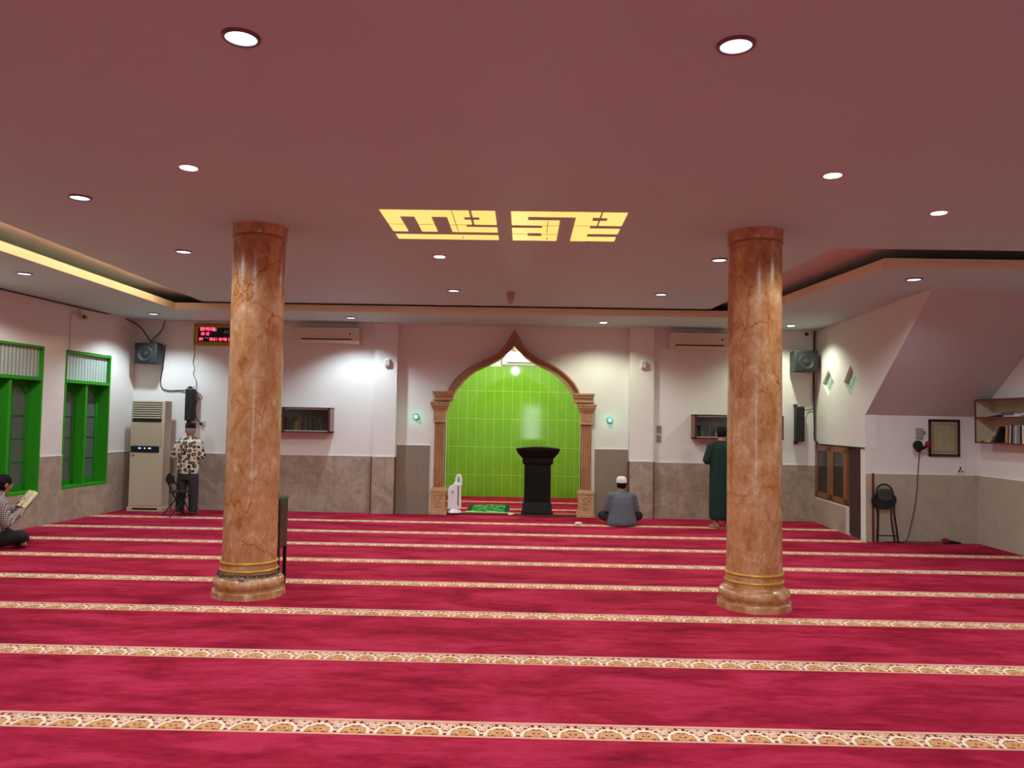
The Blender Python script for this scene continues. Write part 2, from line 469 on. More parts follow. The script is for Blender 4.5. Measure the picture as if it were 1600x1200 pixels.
cc = q.ramp(q.math('ADD', q.math('MULTIPLY', q.math('ABSOLUTE', q.math('SUBTRACT', rb, .5)), 1.5), q.math('MULTIPLY', q.noise(q.map((1, 3, .3)), 5, 2), .4)), [(.2, lin((128, 146, 138))), (.9, lin((196, 208, 200)))])
cc = q.mix(q.math('MULTIPLY', q.math('LESS_THAN', rz, .25), .25), cc, lin((110, 130, 120)))
TRANSOM = q.fin(cc, .3, spec=.4)
for wi, (a, b, z0, z1) in enumerate(WINS):
    root = bpy.data.objects.new('window_%d' % (wi+1), None); COL.objects.link(root); root.empty_display_size = .1
    root.location = (-6.70, 12.97, 0); root.rotation_euler = (0, 0, LA); root['kind'] = 'structure'
    zt = 2.08; mc = (a+b)/2
    f = MB()
    f.box(-.24, .012, a, a+.028, z0, z1).box(-.24, .012, b-.028, b, z0, z1)
    f.box(-.24, .012, a, b, z1-.035, z1).box(-.24, .014, a, b, z0, z0+.04).box(-.24, .013, a, b, zt-.03, zt+.02)
    f.box(-.24, -.02, mc-.025, mc+.025, z0, zt)
    f.build('frame', GREENF, root, bevel=.004)
    MB().box(-.06, -.045, a+.028, b-.028, zt+.02, z1-.035).build('transom_pane', TRANSOM, root)
    for y0, y1 in ((a+.028, mc-.025), (mc+.025, b-.028)):
        lf = MB(); s = .05; xa, xb = -.215, -.17
        lf.box(xa, xb, y0, y0+s, z0+.04, zt-.03).box(xa, xb, y1-s, y1, z0+.04, zt-.03).box(xa, xb, y0, y1, z0+.04, z0+.115)
        # arched head: a board with its lower edge cut to a shallow shouldered arch
        n = 12; w = (y1-s)-(y0+s); pts = [(y0+s, zt-.03), (y0+s, zt-.22)]
        for i in range(n+1):
            t = i/n; pts.append((y0+s+w*t, zt-.22+.11*math.sin(PI*t)**.7))
        pts += [(y1-s, zt-.03)]
        lf.prism_yz(pts, xa, xb)
        ym = y0+s+w*.42
        lf.box(xa+.01, xb-.01, ym-.011, ym+.011, z0+.115, zt-.13)
        for k in range(1, 4):
            zz = z0+.115+(zt-.2-z0-.115)*k/4.0
            lf.box(xa+.01, xb-.01, y0+s, y1-s, zz-.011, zz+.011)
        leaf = lf.build('casement_leaf', GREEND, root, bevel=.003)
        MB().box(-.196, -.190, y0+s-.01, y1-s+.01, z0+.1, zt-.08).build('pane', GLASSW, leaf)
# veranda seen dimly through the panes
VER = m_paint('veranda_wall', (150, 158, 150))
struct(MB().box(-9.2, -9.0, 7.0, 22.0, -.2, 3.4).build('wall_veranda', VER))
struct(MB().box(-9.0, -7.3, 7.0, 22.0, -.2, -.1).build('floor', GREYFL))

# right wall, with the sloping underside of the stair ---------------------------------
RA = -math.atan(.054)
def rwobj(o): o.location = (4.945, 13.3, 0); o.rotation_euler = (0, 0, RA); return o
o = MB().prism_yz([(.2, 1.30), (.2, H_R), (-2.155, H_R), (-2.155, 1.30)], 0, .16).prism_yz([(-2.155, H_R), (-4.30, H_R), (-4.30, 3.29), (-2.155, 1.77)], 0, .014).build('wall_right', WHITE)
rwobj(o); struct(o)
DIA = [(-.60, 2.30, .28, .21), (-1.59, 2.285, .275, .235)]
ct = MB()
for y, z, w, h in DIA: ct.prism_yz([(y-w, z), (y, z-h), (y+w, z), (y, z+h)], -.05, .3)
cut(o, ct)
o = MB().box(-.03, .16, -1.505, .0, -.012, .415).build('wall_right', WHITE); rwobj(o); struct(o)
o = MB().box(-.044, -.028, -1.49, -.03, -.012, .405).build('baseboard_right', WAIN_S); rwobj(o); struct(o)
# cupboard void behind the doors
o = MB().box(.95, 1.0, -2.02, .2, -.1, 1.35).box(.16, 1.0, -2.02, .2, 1.31, 1.36).box(.16, 1.0, .1, .2, -.1, 1.35).build('wall_cupboard', m_paint('dark_void', (70, 62, 55))); rwobj(o); struct(o)
GB = NT('glass_block'); gn = GB.noise(GB.co(), 26, 3, .6, 1.0)
GB.bump(gn, .6, .01); GBM = GB.fin(GB.ramp(gn, [(.35, lin((140, 184, 164))), (.65, lin((190, 222, 206)))]), .12, spec=.6)
for i, (y, z, w, h) in enumerate(DIA):
    root = bpy.data.objects.new('window_%d' % (i+3), None); COL.objects.link(root); rwobj(root); root['kind'] = 'structure'; root.empty_display_size = .1
    for s, t in ((-1, 0), (1, 0), (0, 1), (0, -1)):
        yy, zz, k = y+s*w*.5, z+t*h*.5, .475
        MB().prism_yz([(yy-w*k, zz), (yy, zz-h*k), (yy+w*k, zz), (yy, zz+h*k)], .05, .11).build('glass_block', GBM, root, bevel=.008)
    MB().prism_yz([(y-w, z), (y, z-h), (y+w, z), (y, z+h)], .085, .13).build('mortar', plain('pale_mortar', (196, 208, 198), .7), root)
# alcove under the stair and the side wall
AY = 11.15
struct(MB().box(4.83, 6.6, AY, AY+.15, -.1, 1.80).build('wall_alcove', WHITE))
struct(MB().box(4.835, 6.40, AY-.014, AY+.01, -.012, .945).build('baseboard_alcove', WAIN_P))
struct(MB().box(4.835, 6.40, AY-.017, AY+.01, .945, .957).build('trim_2', LEDGE))
struct(MB().box(4.915, 4.945, AY-.026, AY-.01, -.012, .955).build('trim_2', REDBROWN))
struct(MB().box(6.40, 6.6, -3.2, AY+.1, -.1, H_R).build('wall_side', WHITE))
struct(MB().box(6.386, 6.41, -3.2, AY-.01, -.012, .945).build('baseboard_side', WAIN_S))
struct(MB().box(6.383, 6.41, -3.2, AY-.01, .945, .957).build('trim_2', LEDGE))
ss = MB(); pr = [(AY+.1, 1.70), (AY, 1.772), (9.14, 3.222), (9.14, 3.32), (AY+.1, 3.32)]
ss.ring_loft([[(rwx(y)+.012, y, z) for y, z in pr], [(6.42, y, z) for y, z in pr]])
struct(ss.build('ceiling', STAIRP))
# wall behind the camera
fw = MB()
RW_ = [(.02, .74)]
xs = [-8.3]+[v for p in RW_ for v in p]+[6.7]
for k in range(0, len(xs), 2): fw.box(xs[k], xs[k+1], -3.4, -3.2, -.1, H_R)
for a, b_ in RW_: fw.box(a, b_, -3.4, -3.2, -.1, .6); fw.box(a, b_, -3.4, -3.2, 2.3, H_R)
struct(fw.build('wall_front', WHITE))
# ================================================================== things
BLACK = plain('black_plastic', (22, 22, 24), .42); BLACKM = plain('black_metal', (18, 18, 20), .35, .3)
GRILLE = plain('speaker_grille', (20, 22, 23), .7, scale=200); CONE = plain('speaker_cone', (34, 36, 37), .5)
CHARC = plain('charcoal_cabinet', (36, 40, 40), .55)
WPLAST = plain('white_plastic', (226, 224, 218), .35, var=.02); CREAMP = plain('cream_plastic', (206, 196, 172), .38, var=.02)
IVORY = plain('ivory_metal', (196, 186, 164), .35, var=.02)
DARKSLOT = plain('dark_slot', (20, 17, 14), .6)
GOLD = plain('gold_paint', (206, 158, 66), .32, .35); GOLDF = plain('gold_frame', (168, 128, 52), .3, .7, var=.25, scale=14)
CHROME = plain('steel', (170, 170, 168), .3, .9)
CABLE = plain('dark_cable', (46, 42, 40), .6); CABLEW = plain('pale_cable', (176, 168, 156), .6)

# ---- marble columns
def column(loc, label, seed):
    r = thing('marble_column', label, 'column', loc, group='marble columns')
    mm = m_marble(seed)
    MB().lathe([(.240, .0), (.237, .30), (.236, 1.6), (.232, 3.225)], (0, 0, .28), 64).build('shaft', mm, r) if False else \
        MB().lathe([(.240, .27), (.237, .7), (.236, 1.6), (.233, 3.24)], (0, 0, 0), 72).build('shaft', mm, r)
    MB().lathe([(.233, 3.222), (.240, 3.226), (.242, 3.236), (.238, 3.243), (.241, 3.252), (.243, 3.32), (.249, 3.326), (.249, 3.336)], (0, 0, 0), 72).build('capital_ring', mm, r)
    MB().lathe([(.236, 3.2215), (.2445, 3.2275), (.246, 3.234), (.238, 3.241)], (0, 0, 0), 72, cap=False).build('bronze_ring', plain('bronze_ring', (150, 100, 48), .35, .2), r)
    MB().lathe([(.236, .289), (.250, .292), (.256, .302), (.250, .312), (.236, .315)], (0, 0, 0), 72, cap=False).build('gold_ring', GOLD, r)
    MB().lathe([(.238, .222), (.252, .225), (.258, .235), (.252, .245), (.238, .248)], (0, 0, 0), 72, cap=False).build('gold_ring', GOLD, r)
    MB().lathe([(.24, .29), (.243, .25), (.246, .19), (.254, .183), (.262, .176), (.284, .168), (.302, .150), (.309, .125), (.307, .105), (.296, .085), (.287, .076), (.287, .055)], (0, 0, 0), 72).build('torus_base', mm, r)
    pl = MB()
    seg = 72
    pl.ring_loft([[((.318+(.004*math.sin(9*t)+.003*math.sin(23*t) if z < .01 else 0)-dr)*math.cos(t), (.318+(.004*math.sin(9*t)+.003*math.sin(23*t) if z < .01 else 0)-dr)*math.sin(t), z) for t in [2*PI*i/seg for i in range(seg)]] for z, dr in ((0, -.002), (.006, 0), (.052, 0), (.060, .006), (.061, .02))])
    pl.build('plinth', mm, r)
    return r
column((-2.455, 7.115, 0), 'orange marble column with a chain padlocked round its base', 1)
column((2.07, 7.05, 0), 'orange marble column with a bare base, in front of the man in the green robe', 2)

# chain and padlock
ch = thing('chain', 'dark steel chain padlocked round the foot of a marble column', 'chain', (-2.455, 7.115, 0))
n = 44; STEELD = plain('dark_steel', (84, 80, 76), .4, .8)
for i in range(n):
    a = 2*PI*i/n; sag = .200+.004*math.sin(3*a)
    c = Vector((.268*math.cos(a), .268*math.sin(a), sag)); t = Vector((-math.sin(a), math.cos(a), 0)); nr = Vector((math.cos(a), math.sin(a), 0))
    u = (nr*.5+Vector((0, 0, .87))) if i % 2 else (nr*.87-Vector((0, 0, .5)))
    pts = [c+t*(.026*math.cos(k*PI/5))+u*(.011*math.sin(k*PI/5)) for k in range(10)]
    MB().tube(pts, .0042, 5, True).build('link', STEELD, ch)
ap = math.radians(-84)
pc = Vector((.285*math.cos(ap), .285*math.sin(ap), .178))
MB().cbox(pc, (.042, .022, .036)).build('padlock', CHROME, ch, bevel=.004)
MB().tube([pc+Vector((-.013, 0, .015)), pc+Vector((-.013, .002, .034)), pc+Vector((0, .004, .042)), pc+Vector((.013, .002, .034)), pc+Vector((.013, 0, .015))], .0035, 6).build('shackle', CHROME, ch)

# ---- charity box
GRBOX = plain('dark_green_enamel', (24, 44, 32), .3, .1)
r = thing('charity_box', 'dark green metal charity box on thin black legs behind the chained column', 'charity box', (-2.445, 7.50, 0))
MB().box(-.175, .175, -.12, .12, .36, .815).build('body', GRBOX, r, bevel=.006)
MB().box(-.18, .18, -.125, .125, .815, .832).build('lid', plain('green_lid', (38, 78, 56), .3), r, bevel=.004)
for x in (-.16, .16):
    for y in (-.105, .105): MB().box(x-.014, x+.014, y-.014, y+.014, 0, .37).build('leg', BLACKM, r)
MB().tube([(.145, -.09, .832), (.145, -.09, .868), (.125, -.09, .882), (.105, -.09, .868), (.105, -.09, .832)], .006, 6).build('hasp', CHROME, r)
MB().cbox((.125, -.09, .856), (.05, .03, .04)).build('padlock', BLACKM, r, bevel=.005)

# ---- prayer niche arch
r = thing('mihrab_arch', 'carved brown ogee arch on fluted pilasters framing the lime green niche', 'arch', (AX, 13.40, 0))
ARCHW = m_wood('brown_carved_stone', (148, 102, 66), (182, 134, 92), .5, (1, 1, .6))
ARCHL = m_wood('pale_carved_stone', (172, 128, 88), (204, 164, 120), .5, (1, 1, .6))
def band(t0, t1, y0, y1, m, name, smooth=30):
    """strip of the arch between fractions t0..t1 from the inner to the outer curve"""
    def pt(k, t):
        s = k/64.0
        # parametrise both curves by arc fraction
        def along(L, s):
            seg = [math.hypot(b[0]-a[0], b[1]-a[1]) for a, b in zip(L[:-1], L[1:])]
            tot = sum(seg); d = s*tot
            for (a, b), g in zip(zip(L[:-1], L[1:]), seg):
                if d <= g: f = d/g; return (a[0]+(b[0]-a[0])*f, a[1]+(b[1]-a[1])*f)
                d -= g
            return L[-1]
        i = along(INN, s); o = along(OUT, s)
        return (i[0]+(o[0]-i[0])*t, i[1]+(o[1]-i[1])*t)
    L = [pt(k, t0) for k in range(65)]; H = [pt(k, t1) for k in range(65)]
    mb = MB()
    lo = [(-x, z) for x, z in L[::-1]]+L[1:]; hi = [(-x, z) for x, z in H[::-1]]+H[1:]
    rings = [[(a[0], y0, a[1]), (b[0], y0, b[1]), (b[0], y1, b[1]), (a[0], y1, a[1])] for a, b in zip(lo, hi)]
    mb.ring_loft(rings)
    return mb.build(name, m, r, smooth=smooth)
band(.0, 1.0, -.09, .10, ARCHW, 'arch_frame')
band(.80, 1.0, -.150, -.088, ARCHW, 'arch_moulding'); band(.62, .76, -.115, -.088, ARCHL, 'arch_moulding'); band(.0, .14, -.135, -.088, ARCHL, 'arch_moulding'); band(.22, .34, -.110, -.088, ARCHW, 'arch_moulding')
for s in (-1, 1):
    def B(x0, x1, y0, y1, z0, z1): return (s*x0 if s > 0 else s*x1, s*x1 if s > 0 else s*x0, y0, y1, z0, z1)
    eb = MB(); eb.box(*B(1.02, 1.355, -.15, .1, 2.005, 2.06)); eb.box(*B(1.02, 1.375, -.165, .1, 2.05, 2.085)); eb.box(*B(1.03, 1.335, -.13, .1, 1.945, 2.01)); eb.box(*B(1.03, 1.37, -.155, .1, 1.925, 1.948))
    eb.build('entablature', ARCHW, r, bevel=.004)
    cb = MB()
    for k, (w, z0, z1) in enumerate(((.158, 1.865, 1.905), (.150, 1.83, 1.868), (.136, 1.795, 1.832), (.120, 1.765, 1.797))): cb.box(*B(1.248-w, 1.248+w, -.02-w, .1, z0, z1))
    cb.build('abacus', ARCHW, r, bevel=.003)
    cp = MB().box(*B(1.248-.103, 1.248+.103, -.115, .1, 1.56, 1.768))
    for row in range(3):
        for c in range(7):
            x = s*(1.248-.09+.03*c); z = 1.615+.05*row+(.0 if c % 2 else .025)
            cp.tube([(x-.015, -.118, z-.022), (x, -.124, z), (x+.015, -.118, z+.022)], .006, 5)
            cp.tube([(x-.015, -.118, z+.022), (x, -.124, z), (x+.015, -.118, z-.022)], .006, 5)
    cp.box(*B(1.248-.11, 1.248+.11, -.13, .1, 1.56, 1.585)); cp.box(*B(1.248-.113, 1.248+.113, -.133, .1, 1.752, 1.77))
    cp.build('capital', ARCHL, r)
    sh = MB().box(*B(1.248-.09, 1.248+.09, -.085, .1, .43, 1.565))
    for c in range(5):
        x = s*(1.248-.072+.036*c)
        sh.box(x-.011, x+.011, -.103, -.083, .47, 1.54)
    sh.build('fluted_shaft', ARCHW, r, bevel=.003)
    pb = MB(); pb.box(*B(1.248-.118, 1.248+.118, -.115, .1, .42, .455)); pb.box(*B(1.248-.140, 1.248+.140, -.14, .1, .385, .425))
    pts = [(-.128, .385), (-.140, .36), (-.125, .33), (-.120, .2), (-.130, .09), (.130, .09), (.120, .2), (.125, .33), (.140, .36), (.128, .385)]
    pb.prism_xz([(s*1.248+x, z) for x, z in pts], -.125, .1)
    pb.box(*B(1.248-.152, 1.248+.152, -.15, .1, 0, .05)); pb.box(*B(1.248-.142, 1.248+.142, -.14, .1, .045, .092))
    pb.build('pedestal', ARCHL, r, bevel=.003)
    rl = MB(); cx = s*1.248
    for sg in (-1, 1):
        for (x0, z0, rr, a0, a1) in ((.035, .28, .04, 0, 5.2), (.05, .20, .032, 1.2, 6.2), (.026, .14, .026, 2.0, 7.5), (.07, .33, .026, 0, 4.5)):
            rl.tube([(cx+sg*(x0+rr*(1-.1*k)*math.cos(a0+(a1-a0)*k/10)*.9), -.130, z0+rr*(1-.08*k)*math.sin(a0+(a1-a0)*k/10)) for k in range(11)], .0085, 6)
    rl.ell((cx, -.128, .25), (.022, .018, .05)); rl.ell((cx, -.128, .335), (.02, .016, .022)); rl.ell((cx, -.128, .16), (.018, .016, .02))
    rl.build('scroll_relief', ARCHL, r)

# ---- podium
PODM = plain('black_podium_lacquer', (9, 8, 8), .45, spec=.2)
r = thing('podium', 'tall black podium with flared top standing in the arch opening', 'podium', (.258, 13.50, .03))
n = 12; top = [(-.372, 1.078)]+[(-.372+.744*i/n, 1.108+.030*math.sin(PI*i/n)) for i in range(n+1)]+[(.372, 1.078)]
MB().prism_xz(top, -.24, .24).build('top_slab', PODM, r, bevel=.006)
MB().ring_loft([[(-w, -d, z), (w, -d, z), (w, d, z), (-w, d, z)] for w, d, z in ((.262, .165, .945), (.285, .18, .962), (.350, .22, 1.04), (.362, .23, 1.08))]).build('flared_cornice', PODM, r)
MB().ring_loft([[(-w, -d, z), (w, -d, z), (w, d, z), (-w, d, z)] for w, d, z in ((.232, .15, .835), (.258, .165, .855), (.262, .168, .947))]).build('collar', PODM, r, bevel=.004)
MB().box(-.225, .225, -.14, .14, .12, .84).build('body', PODM, r, bevel=.004)
MB().ring_loft([[(-w, -d, z), (w, -d, z), (w, d, z), (-w, d, z)] for w, d, z in ((.268, .18, 0), (.268, .18, .025), (.250, .165, .06), (.245, .16, .18), (.228, .145, .20))]).build('base', PODM, r, bevel=.004)

# ---- white upright appliance
APPL = plain('white_gloss_plastic', (232, 226, 230), .3, var=.02)
r = thing('air_purifier', 'white upright appliance with loop handle and dark slot beside the arch pedestal', 'appliance', (-1.143, 13.37, .03))
MB().prism_xz([(-.115, .06), (-.112, .40), (-.095, .44), (-.06, .455), (-.02, .49), (.0, .53), (.02, .50), (.10, .50), (.112, .06)], -.07, .07).build('body', APPL, r, bevel=.02, seg=3)
MB().tube([(.02, 0, .46), (.022, 0, .56), (.036, 0, .615), (.062, 0, .635), (.086, 0, .615), (.098, 0, .56), (.100, 0, .46)], .024, 10).build('loop_handle', APPL, r)
MB().box(.055, .07, -.074, -.06, .12, .46).build('slot', DARKSLOT, r)
MB().lathe([(.12, 0), (.12, .012), (.105, .03), (.08, .065)], (0, 0, 0), 32).build('base', APPL, r)
lg = MB(); lg.box(-.06, -.01, -.0725, -.068, .36, .368).box(-.055, -.015, -.0725, -.068, .335, .352).box(-.06, -.012, -.0725, -.068, .315, .322).box(-.038, -.032, -.0725, -.068, .25, .30)
lg.build('printed_mark', plain('grey_print', (130, 128, 132), .5), r)

# ---- green prayer mat
q = NT('green_mat_weave')
a = q.noise(q.map((3, 1.5, 1)), 4, 5, .6, 1.0); X, Y, Z = q.xyz()
edge = q.math('GREATER_THAN', q.math('ABSOLUTE', X), .29)
c = q.ramp(a, [(.36, lin((12, 92, 44))), (.5, lin((40, 138, 66))), (.62, lin((112, 186, 100)))])
c = q.mix(edge, c, lin((10, 74, 60)))
MATG = q.fin(c, .85, spec=.1)
r = thing('prayer_mat', 'green fringed prayer mat lying in the niche beside the podium', 'mat', (-.59, 13.39, .032))
mm = MB(); nx, ny = 24, 30
rows = []
for j in range(ny+1):
    row = []
    for i in range(nx+1):
        x = -.37+.74*i/nx; y = .04+1.12*j/ny
        row.append((x, y, .012+.012*math.sin(9*x+3*y)*math.sin(5*y)+.010*math.sin(17*x)*math.exp(-y*3)))
    rows.append(row)
for j in range(ny+1): pass
V = [[mm.bm.verts.new(p) for p in row] for row in rows]; V2 = [[mm.bm.verts.new((p[0], p[1], p[2]-.008)) for p in row] for row in rows]
for j in range(ny):
    for i in range(nx):
        mm.bm.faces.new((V[j][i], V[j][i+1], V[j+1][i+1], V[j+1][i])); mm.bm.faces.new((V2[j][i], V2[j+1][i], V2[j+1][i+1], V2[j][i+1]))
for j in range(ny):
    mm.bm.faces.new((V[j][0], V[j+1][0], V2[j+1][0], V2[j][0])); mm.bm.faces.new((V[j][nx], V2[j][nx], V2[j+1][nx], V[j+1][nx]))
for i in range(nx):
    mm.bm.faces.new((V[0][i], V2[0][i], V2[0][i+1], V[0][i+1])); mm.bm.faces.new((V[ny][i], V[ny][i+1], V2[ny][i+1], V2[ny][i]))
mm.build('pile', MATG, r)
fr = MB()
for i in range(75):
    x = -.37+.01*i
    fr.tube([(x, .045, .012+.010*math.sin(17*x)), (x+random.uniform(-.006, .006), .01, .010), (x+random.uniform(-.01, .01), -.02, .004)], .0045, 4)
fr.build('fringe', plain('cream_fringe', (222, 204, 130), .8), r)

# ---- tissues
TIS = plain('white_tissue', (222, 216, 220), .8)
for (x, y, z, lb, w) in ((.885, 12.28, .0, 'crumpled white tissue on the carpet, close to the seated man in grey', .055), (-.185, 13.30, .0, 'flat white tissue on the carpet by the niche step, near the podium', .05)):
    t = MB().ell((0, 0, 0), (w, .035, .022), u=14, v=9)
    for v in t.bm.verts: v.co += Vector((random.uniform(-1, 1), random.uniform(-1, 1), random.uniform(-.5, .5)))*.007
    mz = min(v.co.z for v in t.bm.verts)
    for v in t.bm.verts: v.co.z -= mz
    o = t.build('tissue', TIS, None, (x, y, z+.003)); tag(o, lb, 'tissue')

# ---- floor-standing air conditioner
r = thing('floor_air_conditioner', 'tall ivory floor-standing air conditioner with louvres and blue display in the corner', 'air conditioner', (-6.225, 12.90, 0), rz=-.04)
MB().box(-.285, .285, 0, .25, .05, 1.835).build('cabinet', IVORY, r, bevel=.012)
bb = MB(); bb.box(-.30, .30, -.012, .26, 0, .075).build('base', IVORY, r, bevel=.006)
MB().box(-.20, .22, -.014, -.006, .03, .06).build('base_slot', DARKSLOT, r)
lv = MB().box(-.25, .235, -.006, .0, 1.525, 1.80)
lv.build('louvre_opening', DARKSLOT, r)
sl = MB()
for k in range(7):
    z = 1.537+.0375*k
    sl.box(-.25, .235, -.020, -.004, z, z+.022, None)
sl.build('louvre_slats', IVORY, r)
MB().box(-.252, .237, -.012, 0, 1.478, 1.522).build('name_strip', BLACK, r)
MB().box(-.262, .250, -.008, .0, 1.085, 1.472).build('upper_panel', plain('ivory_gloss', (186, 175, 150), .22, var=.02), r, bevel=.008)
MB().box(-.272, .262, -.008, .0, .09, .972).build('lower_panel', plain('ivory_panel', (196, 186, 164), .3, var=.02), r, bevel=.008)
dp = MB().box(-.265, .215, -.014, 0, .970, 1.075).build('display', BLACK, r, bevel=.004)
BLUE = emit('blue_led', (40, 90, 255), 5); AMB = emit('amber_led', (255, 170, 80), 2)
for x in (-.112, .058):
    MB().box(x-.022, x+.022, -.016, -.013, 1.03, 1.052).build('blue_led', BLUE, dp)
MB().ell((-.025, -.014, 1.041), (.011, .004, .011)).build('amber_led', AMB, dp)
st = MB().lathe([(.036, 0), (.036, .002)], seg=28).build('round_sticker', plain('grey_sticker', (176, 168, 150), .5), r, (-.225, -.008, .918)); st.rotation_euler = (PI/2, 0, 0)
e = MB()
for s in (-1, 1): e.prism_xz([(s*.004, -.02), (s*.026, .006), (s*.022, .018), (s*.010, .006), (s*.004, .0)], -.0035, -.001)
e.build('printed_mark', BLACK, st).rotation_euler = (-PI/2, 0, 0)

# ---- wall air conditioners
def wall_ac(name_label, x, y, z, w=1.06, h=.27, m=None, dot=True, flap=True):
    r = thing('wall_air_conditioner', name_label, 'air conditioner', (x, y, z), group='wall air conditioners')
    m = m or CREAMP
    prof = [(0, 0), (-.12, 0), (-.185, .035), (-.198, .08), (-.20, h-.02), (-.185, h), (0, h)]
    MB().prism_yz(prof, -w/2, w/2).build('body', m, r, bevel=.006)
    sl = MB().ngon_prism([(-.125, .012), (-.186, .046), (-.196, .070), (-.130, .03)], lambda u, v, d: (d, u-.006, v), -w/2+.10, w/2-.12)
    sl.build('outlet_slot', DARKSLOT, r)
    fl = MB().ngon_prism([(-.135, .014), (-.192, .038), (-.196, .048), (-.138, .024)], lambda u, v, d: (d, u-.016, v), -w/2+.11, w/2-.125)
    fl.build('flap', m, r)
    MB().box(-w/2+.003, w/2-.003, -.203, -.198, h-.032, h-.018).build('top_trim', WPLAST, r)
    if dot:
        MB().box(w/2-.165, w/2-.135, -.2035, -.199, h-.125, h-.10).build('indicator', DARKSLOT, r)
    return r
wall_ac('cream wall air conditioner between the chained column and the white pilaster', -3.335, 13.30, 2.862, 1.07, .265)
wall_ac('cream wall air conditioner high on the wall, above the man in the green robe', 2.944, 13.30, 2.857, 1.03, .275)
wall_ac('white air conditioner inside the niche, glimpsed through the tip of the arch', -.085, 16.25, 2.735, .74, .30, WPLAST, False)

# ---- prayer-time clock
RED = emit('red_led', (255, 40, 70), 5.0)
r = thing('digital_clock', 'wide black prayer-time clock with red digits in an ornate gold frame', 'clock', (-5.03, 13.30, 2.795))
fw, fh = .63, .375
fm = MB()
fm.box(-fw, fw, -.05, -.0, 0, .05).box(-fw, fw, -.05, -.0, fh-.05, fh).box(-fw, -fw+.05, -.05, 0, .05, fh-.05).box(fw-.05, fw, -.05, 0, .05, fh-.05)
fm.build('frame', GOLDF, r, bevel=.012)
fi = MB().box(-fw+.05, fw-.05, -.056, -.02, .05, .062).box(-fw+.05, fw-.05, -.056, -.02, fh-.062, fh-.05).box(-fw+.05, -fw+.062, -.056, -.02, .05, fh-.05).box(fw-.062, fw-.05, -.056, -.02, .05, fh-.05)
fi.build('inner_bead', GOLD, r)
pn = MB().box(-fw+.05, fw-.05, -.03, 0, .05, fh-.05).build('panel', plain('black_glass', (14, 14, 16), .15), r)
SEG = {'0': 'abcdef', '1': 'bc', '2': 'abged', '3': 'abgcd', '4': 'fgbc', '5': 'afgcd', '6': 'afgedc', '7': 'abc', '8': 'abcdefg', '9': 'abcdfg'}
def digits(txt, x, z, h):
    w = h*.52; t = h*.17
    for ch_ in txt:
        mb = MB()
        if ch_ == ':':
            mb.box(x, x+t, -.034, -.029, z+h*.2, z+h*.2+t); mb.box(x, x+t, -.034, -.029, z+h*.65, z+h*.65+t); x += t+h*.22; mb.build('colon', RED, pn); continue
        S = SEG[ch_]
        if 'a' in S: mb.box(x, x+w, -.034, -.029, z+h-t, z+h)
        if 'd' in S: mb.box(x, x+w, -.034, -.029, z, z+t)
        if 'g' in S: mb.box(x, x+w, -.034, -.029, z+h/2-t/2, z+h/2+t/2)
        if 'f' in S: mb.box(x, x+t, -.034, -.029, z+h/2, z+h)
        if 'e' in S: mb.box(x, x+t, -.034, -.029, z, z+h/2)
        if 'b' in S: mb.box(x+w-t, x+w, -.034, -.029, z+h/2, z+h)
        if 'c' in S: mb.box(x+w-t, x+w, -.034, -.029, z, z+h/2)
        x += w+h*.22
        mb.build('digit', RED, pn)
digits('20:45:56', -fw+.105, .258, .050); digits('12:12', -fw+.105, .178, .048)
digits('04', -fw+.092, .088, .046); digits('12:21', -fw+.255, .088, .046); digits('15:48', -fw+.415, .088, .046); digits('18:35', -fw+.58, .088, .046); digits('19:48', -fw+.75, .088, .046); digits('05:48', -fw+.92, .088, .046)
GREYT = emit('grey_lettering', (150, 150, 150), .12)
text_mesh('lettering', 'AS', .085, plain('white_lettering', (190, 188, 180), .5), pn, (-fw+.55, -.031, .235))
MB().box(-fw+.185, -fw+.25, -.0325, -.029, .125, .14).build('lettering', GREYT, pn); MB().box(-fw+.325, -fw+.385, -.0325, -.029, .245, .30).build('lettering', GREYT, pn)

# ---- loudspeakers
def speaker(x, y, z, label, w=.36, h=.36, side=1):
    r = thing('wall_speaker', label, 'speaker', (x, y, z), group='corner loudspeakers')
    MB().ring_loft([[(-w/2, -.32, 0), (w/2, -.32, 0), (w/2, -.32, h), (-w/2, -.32, h)], [(-w/2, -.06, .01), (w/2, -.06, .01), (w/2, -.06, h-.01), (-w/2, -.06, h-.01)]]).build('cabinet', CHARC, r, bevel=.008)
    MB().box(-w/2+.02, w/2-.02, -.328, -.318, .02, h-.02).build('grille', GRILLE, r, bevel=.004)
    wf = MB().lathe([(.128, 0), (.128, .008), (.116, .012), (.108, .006), (.05, -.003), (.045, .012), (.0005, .022)], seg=40)
    o = wf.build('woofer', CONE, r, (0, -.326, h*.47)); o.rotation_euler = (PI/2, 0, 0)
    MB().box(-.05, .05, -.07, .0, h*.35, h*.65).build('bracket', BLACKM, r)
    MB().box(-.06, .02, -.326, -.318, .03, .05).build('badge', CHARC, r)
    return r
speaker(-6.345, 13.295, 2.445, 'square black loudspeaker high in the corner, above the ivory floor air conditioner', .37, .355)
speaker(4.66, 13.295, 2.49, 'square charcoal loudspeaker high in the corner beside the two diamond windows', .37, .36)
